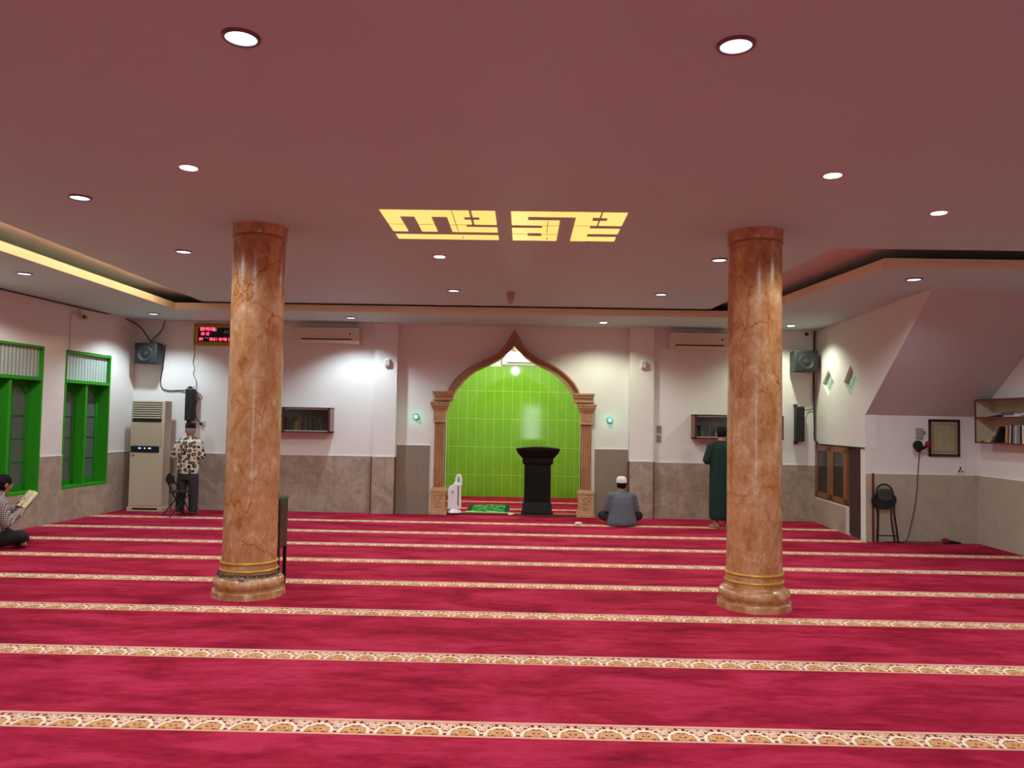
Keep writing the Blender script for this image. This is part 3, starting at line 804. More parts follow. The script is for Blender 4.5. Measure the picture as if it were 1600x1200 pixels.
def colspk(x, y, z, label, h, w=.14, rz=0):
    r = thing('column_speaker', label, 'speaker', (x, y, z), rz=rz, group='column speakers')
    MB().box(-w/2, w/2, -.15, -.03, 0, h).build('cabinet', CHARC if x > 0 else BLACK, r, bevel=.01)
    MB().box(-w/2+.012, w/2-.008, -.156, -.148, .015, h-.015).build('grille', plain('column_grille', (16, 16, 18), .6), r, bevel=.004)
    for k, zz in enumerate((-.04, h-.01)): MB().box(-w/2+.005, -w/2+.055, -.06, 0, zz, zz+.05).build('bracket', CHARC, r)
    MB().box(-.01, .015, -.158, -.155, .03, .042).build('badge', plain('badge', (120, 120, 120), .4, .5), r)
    return r
colspk(-5.655, 13.295, 1.51, 'slim black column speaker on the wall above the man in the patterned shirt', .54, .14)
colspk(4.625, 13.295, 1.34, 'slim charcoal column speaker low on the wall under the corner loudspeaker', .585, .145)

# ---- small wall fittings
GRN = emit('green_night_light', (20, 255, 170), 6)
for x, lb in ((-1.835, 'small glowing green night light on the wall on the chained-column side of the arch'), (1.475, 'small glowing green night light on the wall above the man in the white cap')):
    r = thing('night_light', lb, 'night light', (x, 13.40, 1.64), group='green night lights')
    o = MB().lathe([(.05, 0), (.05, .03), (.045, .04)], seg=28).build('housing', plain('grey_green_housing', (96, 130, 118), .5), r); o.rotation_euler = (PI/2, 0, 0)
    MB().ell((0, -.045, 0), (.032, .02, .032)).build('lens', GRN, r)
    li = bpy.data.lights.new('night_glow', 'POINT'); li.color = (.1, 1, .6); li.energy = .35; li.shadow_soft_size = .03
    lo = bpy.data.objects.new('night_glow', li); COL.objects.link(lo); lo.parent = r; lo.location = (0, -.09, 0)
for x, z, lb in ((-2.315, 2.535, 'white box-shaped sensor on the pilaster facing the chained column'), (2.005, 2.575, 'white box-shaped sensor on the pilaster next to the man in the white cap')):
    r = thing('wall_sensor', lb, 'sensor', (x, 13.22, z-.06), group='pilaster sensors')
    MB().prism_yz([(0, 0), (-.05, .01), (-.075, .05), (-.075, .12), (-.06, .14), (0, .14)], -.04, .04).build('housing', WPLAST, r, bevel=.006)
    MB().box(-.025, .025, -.078, -.07, .085, .115).build('lens', plain('sensor_lens', (190, 186, 172), .3), r)
SW = plain('switch_plate', (150, 140, 124), .4)
for z, lb in ((1.50, 'upper grey switch plate beside the white pilaster'), (1.345, 'lower grey switch plate beside the white pilaster')):
    r = thing('light_switch', lb, 'switch', (2.295, 13.30, z), group='switch plates')
    MB().box(-.042, .042, -.014, 0, -.065, .065).build('plate', SW, r, bevel=.004)
    for dz in (-.026, .026): MB().box(-.024, .024, -.02, -.012, dz-.02, dz+.02).build('rocker', plain('rocker', (128, 119, 104), .4), r, bevel=.003)
r = thing('wall_socket', 'small socket with a black plug by the man in the patterned shirt', 'socket', (-5.47, 13.30, 1.465))
MB().box(-.045, .045, -.012, 0, -.045, .045).build('plate', plain('socket_plate', (190, 182, 172), .4), r, bevel=.004)
MB().ell((-.02, -.03, -.005), (.03, .025, .02)).build('plug', BLACK, r)
r = thing('wall_socket', 'white double socket just above the alcove tiles', 'socket', (6.155, AY, 1.025))
MB().box(-.055, .055, -.014, 0, -.06, .06).build('plate', WPLAST, r, bevel=.004)
for dx, dz in ((-.022, -.025), (.022, -.025), (0, .028), (-.005, .0)): MB().box(dx-.011, dx+.011, -.017, -.012, dz-.011, dz+.011).build('hole', DARKSLOT, r)
r = thing('wall_socket', 'grey junction socket on the alcove wall above the round black microphone', 'socket', (5.585, AY, 1.52))
MB().box(-.055, .05, -.03, 0, -.075, .08).build('plate', plain('grey_socket', (150, 146, 142), .4), r, bevel=.012)
MB().ell((.055, -.03, .02), (.022, .025, .02)).build('plug', plain('grey_plug', (130, 124, 120), .4), r)
o = MB().ell((0, 0, 0), (.032, .03, .032)).build('camera', BLACK, None, (4.775, 13.275, 3.155)); tag(o, 'tiny round black camera just under the ceiling, over the corner loudspeaker', 'camera')
# ---- glazed wall bookcases and their books
def wall_case(label, x0, x1, z0, z1, xd, rim, side, inner):
    r = thing('wall_bookcase', label, 'bookcase', (0, 13.30, 0))
    d = .28; t = .018
    MB().box(x0, x1, -d, 0, z0, z0+t).box(x0, x1, -d, 0, z1-t, z1).box(x0, x0+t, -d, 0, z0, z1).box(x1-t, x1, -d, 0, z0, z1).build('carcass', side, r)
    MB().box(x0+t, x1-t, -.012, -.002, z0+t, z1-t).build('back_panel', inner, r)
    f = MB(); w = .035
    f.box(x0, x1, -d-.012, -d, z0, z0+.022).box(x0, x1, -d-.012, -d, z1-.02, z1).box(x0, x0+w, -d-.012, -d, z0, z1).box(x1-w, x1, -d-.012, -d, z0, z1).box(xd-w/2, xd+w/2, -d-.012, -d, z0, z1)
    f.build('rim', rim, r, bevel=.002)
    MB().box(x0+w, x1-w, -d+.0, -d+.02, z0+t, z0+.034).box(x0+w, x1-w, -d, -d+.02, z1-.034, z1-t).build('sliding_track', plain('pale_track', (196, 186, 178), .4), r)
    MB().box(x0+w, xd-w/2, -d+.004, -d+.008, z0+.034, z1-.034).build('glass_pane', m_glass('case_glass', (.86, .9, .88)), r)
    MB().box(xd+w/2, x1-w, -d+.012, -d+.016, z0+.034, z1-.034).build('glass_pane', m_glass('case_glass', (.86, .9, .88)), r)
    return r
MAROON = m_wood('dark_maroon_wood', (52, 20, 16), (76, 32, 26), .4)
ROSEW = m_wood('rose_brown_wood', (142, 104, 98), (160, 122, 114), .5, (1, 1, .3))
BRNW = m_wood('brown_wood', (110, 66, 40), (134, 84, 54), .5, (1, 1, .3))
wall_case('maroon glazed wall bookcase of dark books half behind the chained column', -4.78, -3.222, 1.345, 1.765, -4.0, MAROON, ROSEW, plain('dark_back', (96, 92, 80), .7))
wall_case('brown glazed wall bookcase in front of the man in the green robe', 2.838, 4.30, 1.36, 1.76, 3.57, MAROON, BRNW, plain('pale_back', (168, 166, 160), .7))
bookmats = {}
def bmat(rgb):
    if rgb not in bookmats: bookmats[rgb] = plain('book_cover', rgb, .5, var=.12, scale=18)
    return bookmats[rgb]
PAGES = plain('paper_edges', (214, 200, 170), .8)
def book(label, x, y, z, t, h, d, rgb, lean=0.0, group=None, axis='x', grp=None):
    """upright book, spine toward local -y ; t thickness h height d depth; lean: tilt in the shelf plane"""
    r = thing('book', label, 'book', (x, y, z), rz=0 if axis == 'x' else -PI/2, group=grp)
    M = Matrix.Rotation(lean, 4, 'Y')
    c = MB()
    c.box(0, t, 0, .004, 0, h, M); c.box(0, .003, 0, d, 0, h, M); c.box(t-.003, t, 0, d, 0, h, M)
    o1 = c.build('cover', bmat(rgb), r)
    o2 = MB().box(.003, t-.003, .004, d-.004, .003, h-.004, M).build('page_block', PAGES, r)
    if lean != 0:
        lo = min(v.co.z for v in o1.data.vertices)
        for o in (o1, o2):
            for v in o.data.vertices: v.co.z -= lo
    return r
ORD = ['first', 'second', 'third', 'fourth', 'fifth', 'sixth', 'seventh', 'eighth', 'ninth', 'tenth', 'eleventh', 'twelfth', 'thirteenth', 'fourteenth', 'fifteenth', 'sixteenth', 'seventeenth']
def px2x(px, Y): return (px-813+.0)/1223*Y*1.0
GL = 'books in the bookcase behind the chained column'
z = 1.364
Ld = [('black', .055, .205, (24, 26, 24), 0), ('pale-labelled black', .048, .20, (20, 30, 26), 0), ('dark green', .02, .225, (30, 52, 36), 0), ('pale grey green', .022, .165, (150, 158, 128), 0), ('bright yellow green', .042, .175, (150, 156, 26), 0),
      ('tall orange brown', .052, .268, (150, 98, 56), 0), ('tall dark maroon', .026, .265, (58, 28, 26), 0), ('tall slate', .030, .262, (62, 78, 70), 0), ('thin light green', .016, .25, (126, 154, 120), 0), ('dark brown', .040, .238, (50, 44, 32), 0), ('olive', .046, .235, (78, 80, 62), 0)]
x = -3.975
for i, (nm, t, h, rgb, le) in enumerate(Ld):
    book('%s book, %s past the divider in the bookcase behind the chained column' % (nm, ORD[i]), x, 13.09, z, t, h, .17, rgb, 0, grp=GL); x += t+.003
Ll = [('dark green', .026, .24, (44, 60, 44)), ('grey green', .026, .245, (100, 110, 92)), ('near-black', .024, .245, (34, 30, 26)), ('grey striped', .024, .24, (120, 124, 108)), ('mossy', .028, .24, (84, 92, 72)), ('thick dark olive', .06, .23, (48, 48, 34))]
x += .055
for i, (nm, t, h, rgb) in enumerate(Ll):
    book('%s book, %s in the slanting row at the end of the maroon bookcase' % (nm, ORD[i]), x, 13.09, z, t, h, .17, rgb, -.17, grp=GL); x += t*1.02+.004
for i, (nm, t, h, rgb) in enumerate([('pale green', .045, .225, (136, 150, 116)), ('black', .028, .23, (28, 28, 28))]):
    book('%s book just past the divider, at the edge of the chained column' % nm, -4.085+.048*i, 13.09, z, t, h, .17, rgb, 0, grp=GL)
GR = 'books in the bookcase by the man in the green robe'
Rd = [('thin pale olive', .016, .16, (150, 150, 122), 0), ('thin green grey', .016, .165, (104, 116, 96), 0), ('thick black', .030, .192, (20, 20, 20), 0), ('grey white', .024, .185, (188, 188, 186), 0), ('pale grey', .024, .20, (160, 160, 152), 0), ('brown grey', .036, .205, (120, 112, 100), 0), ('warm grey', .022, .21, (140, 128, 116), .0),
      ('pale beige', .022, .205, (206, 190, 166), .08), ('mid grey', .026, .19, (118, 118, 116), .08), ('dark teal', .028, .175, (22, 56, 52), 0), ('pale blue', .024, .17, (160, 180, 184), 0), ('teal', .024, .178, (70, 116, 112), 0), ('grey green', .02, .18, (130, 146, 140), 0), ('dark grey', .03, .18, (70, 70, 72), 0), ('navy', .03, .18, (40, 46, 70), 0), ('lilac grey', .022, .19, (150, 140, 156), 0), ('dark maroon', .03, .19, (46, 22, 24), 0)]
x = 2.885
for i, (nm, t, h, rgb, le) in enumerate(Rd):
    book('%s book, %s from the end in the green-robed man\'s bookcase' % (nm, ORD[i]), x, 13.09, 1.38, t, h, .17, rgb, le, grp=GR); x += t+.004+(.012 if le else 0)

# ---- open bookshelf on the side wall
r = thing('wall_bookshelf', 'open two-tier cream bookshelf with brown edges on the side wall past the alcove', 'bookshelf', (6.40, 10.77, 1.41))
CRM = plain('cream_board', (190, 176, 150), .6); EDGE = plain('brown_edging', (96, 52, 36), .5)
Ls = 1.75
MB().box(-.24, 0, -Ls, 0, 0, .016).box(-.24, 0, -Ls, 0, .574, .59).box(-.24, 0, -Ls, 0, .337, .353).box(-.24, 0, -.016, 0, 0, .59).box(-.24, 0, -Ls, -Ls+.016, 0, .59).build('carcass', CRM, r)
MB().box(-.008, -.001, -Ls, 0, .0, .59).build('back_panel', CRM, r)
MB().box(-.252, -.24, -Ls, 0, -.001, .018).box(-.252, -.24, -Ls, 0, .572, .591).box(-.252, -.24, -Ls, 0, .336, .354).box(-.252, -.24, -.020, 0.0, 0, .59).box(-.252, -.24, -Ls, -Ls+.02, 0, .59).build('edging', EDGE, r)
GS = 'books on the open wall bookshelf'
# upright ones (spines face the room, -x)
y = 10.16
Sd = [('tan', .05, .215, (172, 142, 98), .07), ('brown', .02, .215, (110, 78, 44), .07), ('pale pink', .035, .225, (206, 176, 156), .07), ('black', .03, .23, (32, 28, 26), .06), ('mid grey', .045, .225, (128, 126, 124), .06), ('white', .022, .23, (220, 216, 208), .03), ('thick grey', .065, .225, (122, 120, 118), .02), ('dark slate', .03, .225, (50, 46, 46), .0), ('cream white', .04, .225, (214, 208, 192), .0), ('grey brown', .045, .22, (120, 106, 92), 0), ('ivory', .04, .225, (210, 198, 172), 0)]
for i, (nm, t, h, rgb, le) in enumerate(Sd):
    book('%s book on the open shelf, %s past the big black leaning book' % (nm, ORD[i]), 6.185, y, 1.428, t, h, .17, rgb, le, axis='y', grp=GS); y -= t+.006
def flat_book(label, x, y, z, sx, sy, sz, rgb, ry=0.0, rz=0.0, tilt=0.0):
    o = MB().box(-sx/2, sx/2, -sy/2, sy/2, 0, sz)
    o.box(-sx/2+.004, sx/2+.0005, -sy/2+.004, sy/2-.004, .003, sz-.003)
    b = o.build('book', bmat(rgb), None, (x, y, z), bevel=.002); b.rotation_euler = (tilt, 0, rz); tag(b, label, 'book', GS); return b
flat_book('red booklet lying flat at the far end of the lower tier of the open shelf', 6.26, 10.60, 1.428, .17, .16, .018, (120, 46, 40))
flat_book('tan book slumped nearly flat on the red booklet of the open shelf', 6.26, 10.47, 1.452, .18, .24, .03, (176, 150, 104), tilt=-.35)
flat_book('cream book sliding down over the slumped tan book on the open shelf', 6.26, 10.40, 1.472, .18, .24, .026, (206, 184, 134), tilt=-.52)
flat_book('big black book with pale edge leaning steeply on the open shelf', 6.26, 10.285, 1.515, .19, .25, .045, (22, 20, 20), tilt=-.92)
# upper tier
z = 1.765
flat_book('thin grey folder lying at the far end of the upper tier of the open shelf', 6.25, 10.36, z+.012, .2, .26, .014, (150, 146, 144), tilt=-.10)
flat_book('dark book wedged under the thin grey folder on the upper tier', 6.27, 10.27, z, .18, .16, .02, (40, 34, 34))
flat_book('white magazine at the bottom of the pile on the upper tier', 6.25, 9.96, z, .2, .34, .014, (206, 198, 194))
flat_book('dark grey book in the pile on the upper tier of the open shelf', 6.25, 10.07, z+.0145, .19, .25, .042, (84, 80, 80))
flat_book('grey white plastic-wrapped book topmost beside the dark grey book', 6.25, 9.80, z+.0145, .19, .26, .03, (176, 170, 172))

# ---- understair cupboard
CABW = m_wood('cupboard_wood', (118, 74, 40), (142, 92, 54), .45, (1, 1, .25))
r = thing('cupboard', 'brown wooden cupboard with two dark glazed doors under the stair wall', 'cupboard'); rwobj(r)
MB().box(-.012, .14, -1.505, -.002, .42, .44).box(-.012, .14, -1.505, -.002, 1.275, 1.295).box(-.012, .14, -.02, -.002, .42, 1.295).box(-.012, .14, -1.505, -1.487, .42, 1.295).build('carcass', CABW, r)
MB().box(-.02, .1, -2.14, -.004, 1.295, 1.312).build('top_strip', BLACK, r)
DG = plain('dark_glass', (26, 22, 18), .12, spec=.25)
for y0, y1 in ((-.765, -.022), (-1.485, -.775)):
    d = MB().box(-.03, -.008, y0, y1, .44, .52).box(-.03, -.008, y0, y1, 1.20, 1.275).box(-.03, -.008, y0, y0+.13, .44, 1.275).box(-.03, -.008, y1-.13, y1, .44, 1.275).build('door', CABW, r, bevel=.005)
    MB().box(-.020, -.014, y0+.12, y1-.12, .51, 1.21).build('door_glass', DG, d)
r = thing('folding_gate', 'dark brown folding slat gate closing the understair opening beside the cupboard', 'gate'); rwobj(r)
SLAT = plain('dark_brown_slat', (74, 50, 36), .45)
MB().box(.02, .06, -2.14, -1.51, .0, .03).build('rail', SLAT, r); MB().box(.02, .06, -2.14, -1.51, 1.265, 1.295).build('rail', SLAT, r)
for k in range(9):
    y = -1.54-.0715*k
    MB().prism_xy([(.055, y+.018), (.0, y), (.055, y-.018), (.062, y)], .03, 1.265).build('slat', SLAT, r)

# ---- framed text
r = thing('picture_frame', 'dark framed sheet of small text hanging on the alcove wall', 'picture frame', (5.93, AY, 1.205))
DKF = m_wood('dark_frame', (44, 20, 16), (62, 30, 24), .35)
w, h, t = .218, .523, .036
MB().box(-w, w, -.028, -.004, 0, t).box(-w, w, -.028, -.004, h-t, h).box(-w, -w+t, -.028, -.004, 0, h).box(w-t, w, -.028, -.004, 0, h).build('frame', DKF, r, bevel=.005)
MB().box(-w+t, w-t, -.014, -.004, t, h-t).build('mount', plain('grey_mount', (176, 164, 148), .6), r)
MB().box(-w+.056, w-.056, -.017, -.012, t+.024, h-t-.024).build('sheet_border', plain('olive_border', (104, 100, 46), .5), r)
q = NT('printed_sheet'); X, Y, Z = q.xyz()
ln = q.math('LESS_THAN', q.math('FRACT', q.math('MULTIPLY', Z, 62.0)), .48)
wd = q.math('GREATER_THAN', q.noise(q.map((40, 1, 9)), 5, 2), .44)
col_ = q.math('MULTIPLY', q.math('GREATER_THAN', q.math('ABSOLUTE', q.math('SUBTRACT', X, -.045)), .006), q.math('GREATER_THAN', q.math('ABSOLUTE', q.math('SUBTRACT', X, .045)), .004))
SHEET = q.fin(q.mix(q.math('MULTIPLY', q.math('MULTIPLY', q.math('MULTIPLY', ln, wd), col_), .55), lin((172, 164, 128)), lin((88, 84, 66))), .35)
MB().box(-w+.066, w-.066, -.019, -.016, t+.036, h-t-.034).build('printed_sheet', SHEET, r)

# ---- microphones
RFOAM = plain('red_foam', (122, 18, 34), .9); BFOAM = plain('black_foam', (18, 18, 18), .85)
r = thing('microphone', 'round black microphone clipped on the alcove wall next to the red one', 'microphone', (5.495, 11.0, 1.358))
o = MB().lathe([(.0005, -.03), (.05, -.026), (.066, -.012), (.07, .005), (.062, .022), (.03, .03)], seg=36).build('windshield', BFOAM, r); o.rotation_euler = (PI/2, 0, 0)
MB().tube([(.02, .02, -.01), (.045, .05, -.04), (.075, .08, -.07)], [.014, .012, .012], 10).build('handle', BLACK, r)
r = thing('microphone', 'red foam microphone on a black handle clipped in front of the framed sheet', 'microphone', (5.634, 11.0, 1.38))
MB().ell((0, 0, 0), (.040, .042, .046), Matrix.Rotation(.6, 3, 'Y')).build('foam_windshield', RFOAM, r)
MB().tube([(-.012, .01, -.025), (-.04, .05, -.062), (-.075, .085, -.092)], [.026, .019, .014], 12).build('handle', BLACK, r)
r = thing('microphone_clip', 'small black wall clip where the two alcove microphones meet', 'clip', (5.562, AY-.03, 1.285))
MB().cbox((0, .005, 0), (.05, .05, .035)).tube([(0, .0, 0), (0, .028, 0)], .02, 10).build('clamp', BLACK, r, bevel=.004)
o = MB().tube([(5.562, 11.085, 1.27), (5.558, 11.09, 1.2), (5.545, 11.10, 1.0), (5.53, 11.10, .75), (5.50, 11.10, .5), (5.455, 11.10, .3), (5.425, 11.09, .2), (5.40, 11.08, .1), (5.36, 11.06, .03), (5.30, 11.06, .012), (5.05, 11.06, .01)], .0065, 6).build('microphone_cable', CABLE); tag(o, 'thin grey cable dropping from the alcove microphones to the floor', 'cable')
o = MB().tube([(5.36, 11.10, .01), (5.5, 11.11, .012), (5.62, 11.095, .012), (5.75, 11.11, .012), (5.86, 11.12, .012)], .006, 6).build('floor_cable', CABLE); tag(o, 'grey cable running along the foot of the alcove wall', 'cable')
r = thing('microphone', 'red foam microphone lying on the floor in the alcove corner', 'microphone', (5.885, 11.045, 0))
MB().ell((0, 0, .04), (.055, .04, .04)).build('foam_windshield', RFOAM, r)
MB().tube([(.03, .005, .035), (.10, .015, .026), (.19, .03, .016), (.24, .035, .012)], [.024, .02, .014, .008], 10).build('handle', BLACK, r)

# ---- folding stools
def tubes(name, paths, r, m, rad=.011):
    for p in paths: MB().tube(p, rad, 8).build(name, m, r)
def hoop(w, z0, z1, y, n=10):
    return [(-w, y, z0)]+[(-w*math.cos(PI*k/n), y, z1-w*.75+w*.75*math.sin(PI*k/n)) for k in range(n+1)]+[(w, y, z0)]
PADG = plain('charcoal_vinyl', (50, 54, 52), .45); PADB = plain('blue_black_vinyl', (28, 31, 40), .4)
r = thing('folding_stool', 'black folding stool closed and leaning against the alcove wall', 'stool', (5.055, 11.02, 0), group='folding stools')
MB().tube([(-.128, -.035, .012), (-.120, -.03, .20), (-.108, -.015, .40), (-.108, .0, .60)]+[(-.115*math.cos(PI*k/12), .03+.02*math.sin(PI*k/12), .69+.115*math.sin(PI*k/12)) for k in range(13)]+[(.108, .0, .60), (.112, -.015, .40), (.135, -.03, .20), (.158, -.035, .012)], .0115, 8).build('frame_hoop', BLACKM, r)
MB().tube([(-.098, .055, .012), (-.09, .055, .2), (-.09, .05, .36), (-.10, .05, .48)], .010, 8).build('leg', BLACKM, r)
MB().tube([(.148, .055, .012), (.118, .055, .2), (.098, .05, .36), (.10, .05, .48)], .010, 8).build('leg', BLACKM, r)
MB().tube([(-.122, -.032, .105), (.145, -.032, .105)], .008, 8).build('stretcher', BLACKM, r)
b = MB().prism_xz([(-.098, .60), (-.06, .582), (0, .576), (.06, .582), (.098, .60), (.098, .73), (.06, .742), (0, .745), (-.06, .742), (-.098, .73)], -.008, .022).build('backrest', PADG, r, bevel=.006)
for s in (-.05, .055): MB().ell((s, -.010, .625), (.006, .004, .006)).build('rivet', CHROME, b)
MB().tube([(-.165*math.cos(2*PI*k/28), .055, .585+.115*math.sin(2*PI*k/28)) for k in range(28)], .013, 8, True).build('seat_rim', BLACKM, r)
o = MB().lathe([(.155, -.012), (.16, 0), (.155, .012)], seg=36).build('seat', PADB, r, (0, .055, .58)); o.rotation_euler = (PI/2, 0, 0); o.scale = (1, .70, 1)
r = thing('folding_stool', 'black folding stool with backrest standing open behind the man in the patterned shirt', 'stool', (-5.43, 12.38, 0), rz=math.radians(-38), group='folding stools')
MB().lathe([(.135, 0), (.15, .008), (.152, .025), (.13, .034), (.0005, .036)], (0, 0, .375), 32).build('seat', plain('olive_black_vinyl', (40, 40, 34), .4), r)
MB().tube([(-.13, .15, .012), (-.128, -.02, .33), (-.125, -.12, .52)]+[(-.125*math.cos(PI*k/12), -.15, .56+.12*math.sin(PI*k/12)) for k in range(13)]+[(.125, -.12, .52), (.128, -.02, .33), (.13, .15, .012)], .011, 8).build('frame_hoop', BLACKM, r)
for s in (-1, 1): MB().tube([(s*.112, .12, .37), (s*.115, -.02, .22), (s*.12, -.20, .012)], .010, 8).build('leg', BLACKM, r)
MB().tube([(-.12, -.185, .035), (.12, -.185, .035)], .008, 8).build('stretcher', BLACKM, r)
MB().tube([(-.13, .14, .035), (.13, .14, .035)], .008, 8).build('stretcher', BLACKM, r)
MB().prism_xz([(-.11, .53), (0, .515), (.11, .53), (.112, .60), (.08, .65), (0, .668), (-.08, .65), (-.112, .60)], -.162, -.138).build('backrest', BLACK, r, bevel=.006)

# ---- cables on the walls
def cable(label, pts, rad=.008, m=None, name='wall_cable'):
    P = [Vector(p) for p in pts]; out = []
    for i in range(len(P)-1):                      # catmull-rom smoothing
        p0, p1, p2, p3 = P[max(i-1, 0)], P[i], P[i+1], P[min(i+2, len(P)-1)]
        for k in range(5):
            t = k/5.0
            out.append(.5*((2*p1)+(p2-p0)*t+(2*p0-5*p1+4*p2-p3)*t*t+(3*p1-p0-3*p2+p3)*t**3))
    out.append(P[-1])
    o = MB().tube(out, rad, 6).build(name, m or CABLE); return tag(o, label, 'cable')
cable('dark cable clipped along the ceiling edge above the windows and dipping to the corner speaker', [(lwx(8)+.03, 8.0, 3.20), (lwx(10)+.03, 10.0, 3.205), (lwx(11.7)+.03, 11.7, 3.20), (-6.72, 12.9, 3.205), (-6.58, 13.20, 3.10), (-6.40, 13.2, 2.88), (-6.33, 13.2, 2.80)], .010)
cable('dark cable looping from the ceiling to the back of the corner speaker', [(-6.18, 13.28, 3.21), (-6.21, 13.25, 3.05), (-6.30, 13.22, 2.93), (-6.36, 13.22, 2.86), (-6.26, 13.2, 2.82), (-6.18, 13.22, 2.80)], .008)
cable('dark speaker cable running down the wall from corner speaker to column speaker', [(-6.15, 13.26, 2.80), (-6.165, 13.27, 2.6), (-6.20, 13.285, 2.35), (-6.215, 13.285, 2.15), (-6.17, 13.285, 2.04), (-6.05, 13.285, 2.01), (-5.9, 13.285, 2.02), (-5.72, 13.26, 2.02)], .009)
cable('thin crinkled pale wire hanging from the gold-framed clock', [(-5.66, 13.285, 2.79), (-5.65, 13.29, 2.65), (-5.67, 13.29, 2.5), (-5.64, 13.29, 2.4), (-5.66, 13.29, 2.3), (-5.61, 13.29, 2.2), (-5.60, 13.28, 2.10), (-5.64, 13.22, 2.06)], .005, plain('grey_wire', (120, 116, 112), .6))
cable('black lead from the column speaker to the wall socket', [(-5.60, 13.22, 2.02), (-5.53, 13.28, 1.96), (-5.50, 13.285, 1.90), (-5.58, 13.28, 1.85), (-5.60, 13.285, 1.65), (-5.56, 13.285, 1.53), (-5.49, 13.27, 1.465)], .007)
cable('dark cable bundle running down the corner behind the charcoal loudspeaker', [(4.905, 13.27, 3.21), (4.90, 13.27, 2.9), (4.893, 13.27, 2.4), (4.895, 13.26, 2.0), (4.90, 13.26, 1.6), (4.90, 13.25, 1.38), (4.93, 13.2, 1.325)], .016)
cable('short dark lead branching to the charcoal column speaker', [(4.885, 13.27, 1.89), (4.80, 13.28, 1.875), (4.70, 13.22, 1.86)], .007)
cable('thin pale wire drooping on the wall over the second window to a small camera', [(-6.775, 11.52, 2.54), (-6.77, 11.51, 2.8), (-6.77, 11.51, 3.0), (-6.765, 11.57, 3.12), (-6.76, 11.63, 3.10), (-6.75, 11.70, 3.17), (-6.74, 11.73, 3.10)], .006, CABLEW)
cable('short loose wire end curling from the wall near the corner speaker', [(-6.685, 12.86, 3.03), (-6.66, 12.95, 3.04), (-6.66, 13.05, 2.96), (-6.64, 13.12, 2.87), (-6.55, 13.2, 2.85), (-6.48, 13.2, 2.82)], .006, CABLEW)
r = thing('security_camera', 'small pale camera on the side wall over the gap between the windows', 'camera', (-6.775, 11.74, 3.06))
MB().cbox((.07, 0, 0), (.10, .07, .07)).build('body', plain('beige_camera', (186, 172, 148), .5), r, bevel=.012)
MB().tube([(0, 0, .05), (.04, 0, .04), (.06, 0, .02)], .012, 8).build('bracket', CABLEW, r)
o = MB().lathe([(.022, 0), (.022, .012)], seg=20).build('lens', BLACK, r, (.10, -.035, 0)); o.rotation_euler = (PI/2, 0, 0)

# ---- ceiling fittings
LENS_B = emit('cool_lens', (190, 226, 255), 2.2); LENS_S = emit('bright_lens', (255, 255, 250), 9.0)
RIM = plain('dark_bronze_rim', (120, 88, 82), .35, .3); RIMW = plain('pale_rim', (206, 196, 190), .4)
def lamp(x, y, z, label, star, energy, color, size=158, sw=.055):
    r = thing('downlight', label, 'ceiling light', (x, y, z), group='ceiling downlights')
    if star:
        MB().lathe([(.056, -.001), (.058, -.012), (.070, -.014), (.080, -.006), (.081, 0)], seg=40, cap=False).build('rim', RIMW, r)
        MB().lathe([(.057, -.013), (.056, -.004)], seg=32).build('lens', LENS_S, r)
    else:
        MB().lathe([(.070, -.001), (.072, -.012), (.080, -.014), (.088, -.006), (.089, 0)], seg=40, cap=False).build('rim', RIM, r)
        MB().lathe([(.071, -.007), (.069, -.003)], seg=32).build('lens', LENS_B, r)
    li = bpy.data.lights.new('lamp_beam', 'SPOT'); li.energy = energy; li.color = color; li.spot_size = math.radians(size); li.spot_blend = .3 if size > 150 else .55; li.shadow_soft_size = sw
    lo = bpy.data.objects.new('lamp_beam', li); COL.objects.link(lo); lo.parent = r; lo.location = (0, 0, -.03)
    return r
COOL = (.72, .90, 1.0); WARMG = (.98, 1.0, .80); NEUT = (.88, .98, 1.0); GRW = (.88, 1.0, .78)
EM = 74
lamp(-1.322, 3.488, H_M, 'recessed downlight nearest the camera, on the chained-column side', 0, EM, NEUT)
lamp(.942, 3.513, H_M, 'recessed downlight nearest the camera, on the bare-based column side', 0, EM, NEUT)
lamp(-2.366, 5.356, H_M, 'dazzling star-like downlight just ahead of the chained column', 1, EM, COOL)
lamp(2.10, 5.344, H_M, 'dazzling star-like downlight just ahead of the bare-based column', 1, EM, COOL)
lamp(-3.593, 6.162, H_M, 'recessed downlight between the chained column and the glowing cove', 0, EM, NEUT)
lamp(3.304, 6.254, H_M, 'yellowish dazzling downlight beyond the bare-based column toward the stair side', 1, EM, WARMG)
lamp(-3.634, 8.178, H_M, 'recessed downlight behind the chained column toward the cove', 0, EM, NEUT)
lamp(-.917, 8.217, H_M, 'yellowish dazzling downlight right behind the glowing lettered ceiling panels', 1, EM, WARMG)
lamp(2.036, 8.207, H_M, 'recessed downlight just behind the top of the bare-based column', 0, EM, NEUT)
lamp(-.962, 10.412, H_M, 'small recessed downlight near the back cove, short of the arch tip', 0, EM, NEUT)
lamp(1.821, 10.468, H_M, 'small recessed downlight near the back cove beyond the bare-based column', 0, EM, NEUT)
lamp(-5.852, 8.981, H_S, 'recessed downlight in the lowered ceiling border above the first window', 0, EM*1.2, NEUT)
lamp(-5.969, 12.426, H_S, 'recessed downlight in the lowered border over the ivory floor air conditioner', 0, EM*1.5, COOL, 128)
lamp(-2.811, 12.519, H_S, 'recessed downlight in the lowered border near the wall air conditioner and pilaster', 0, EM*1.6, COOL, 128)
lamp(1.266, 12.582, H_S, 'greenish dazzling downlight in the lowered border beside the arch', 1, EM*1.1, GRW, 138)
lamp(4.286, 12.614, H_S, 'greenish dazzling downlight in the lowered border near the corner loudspeaker', 1, EM*1.1, GRW, 138)
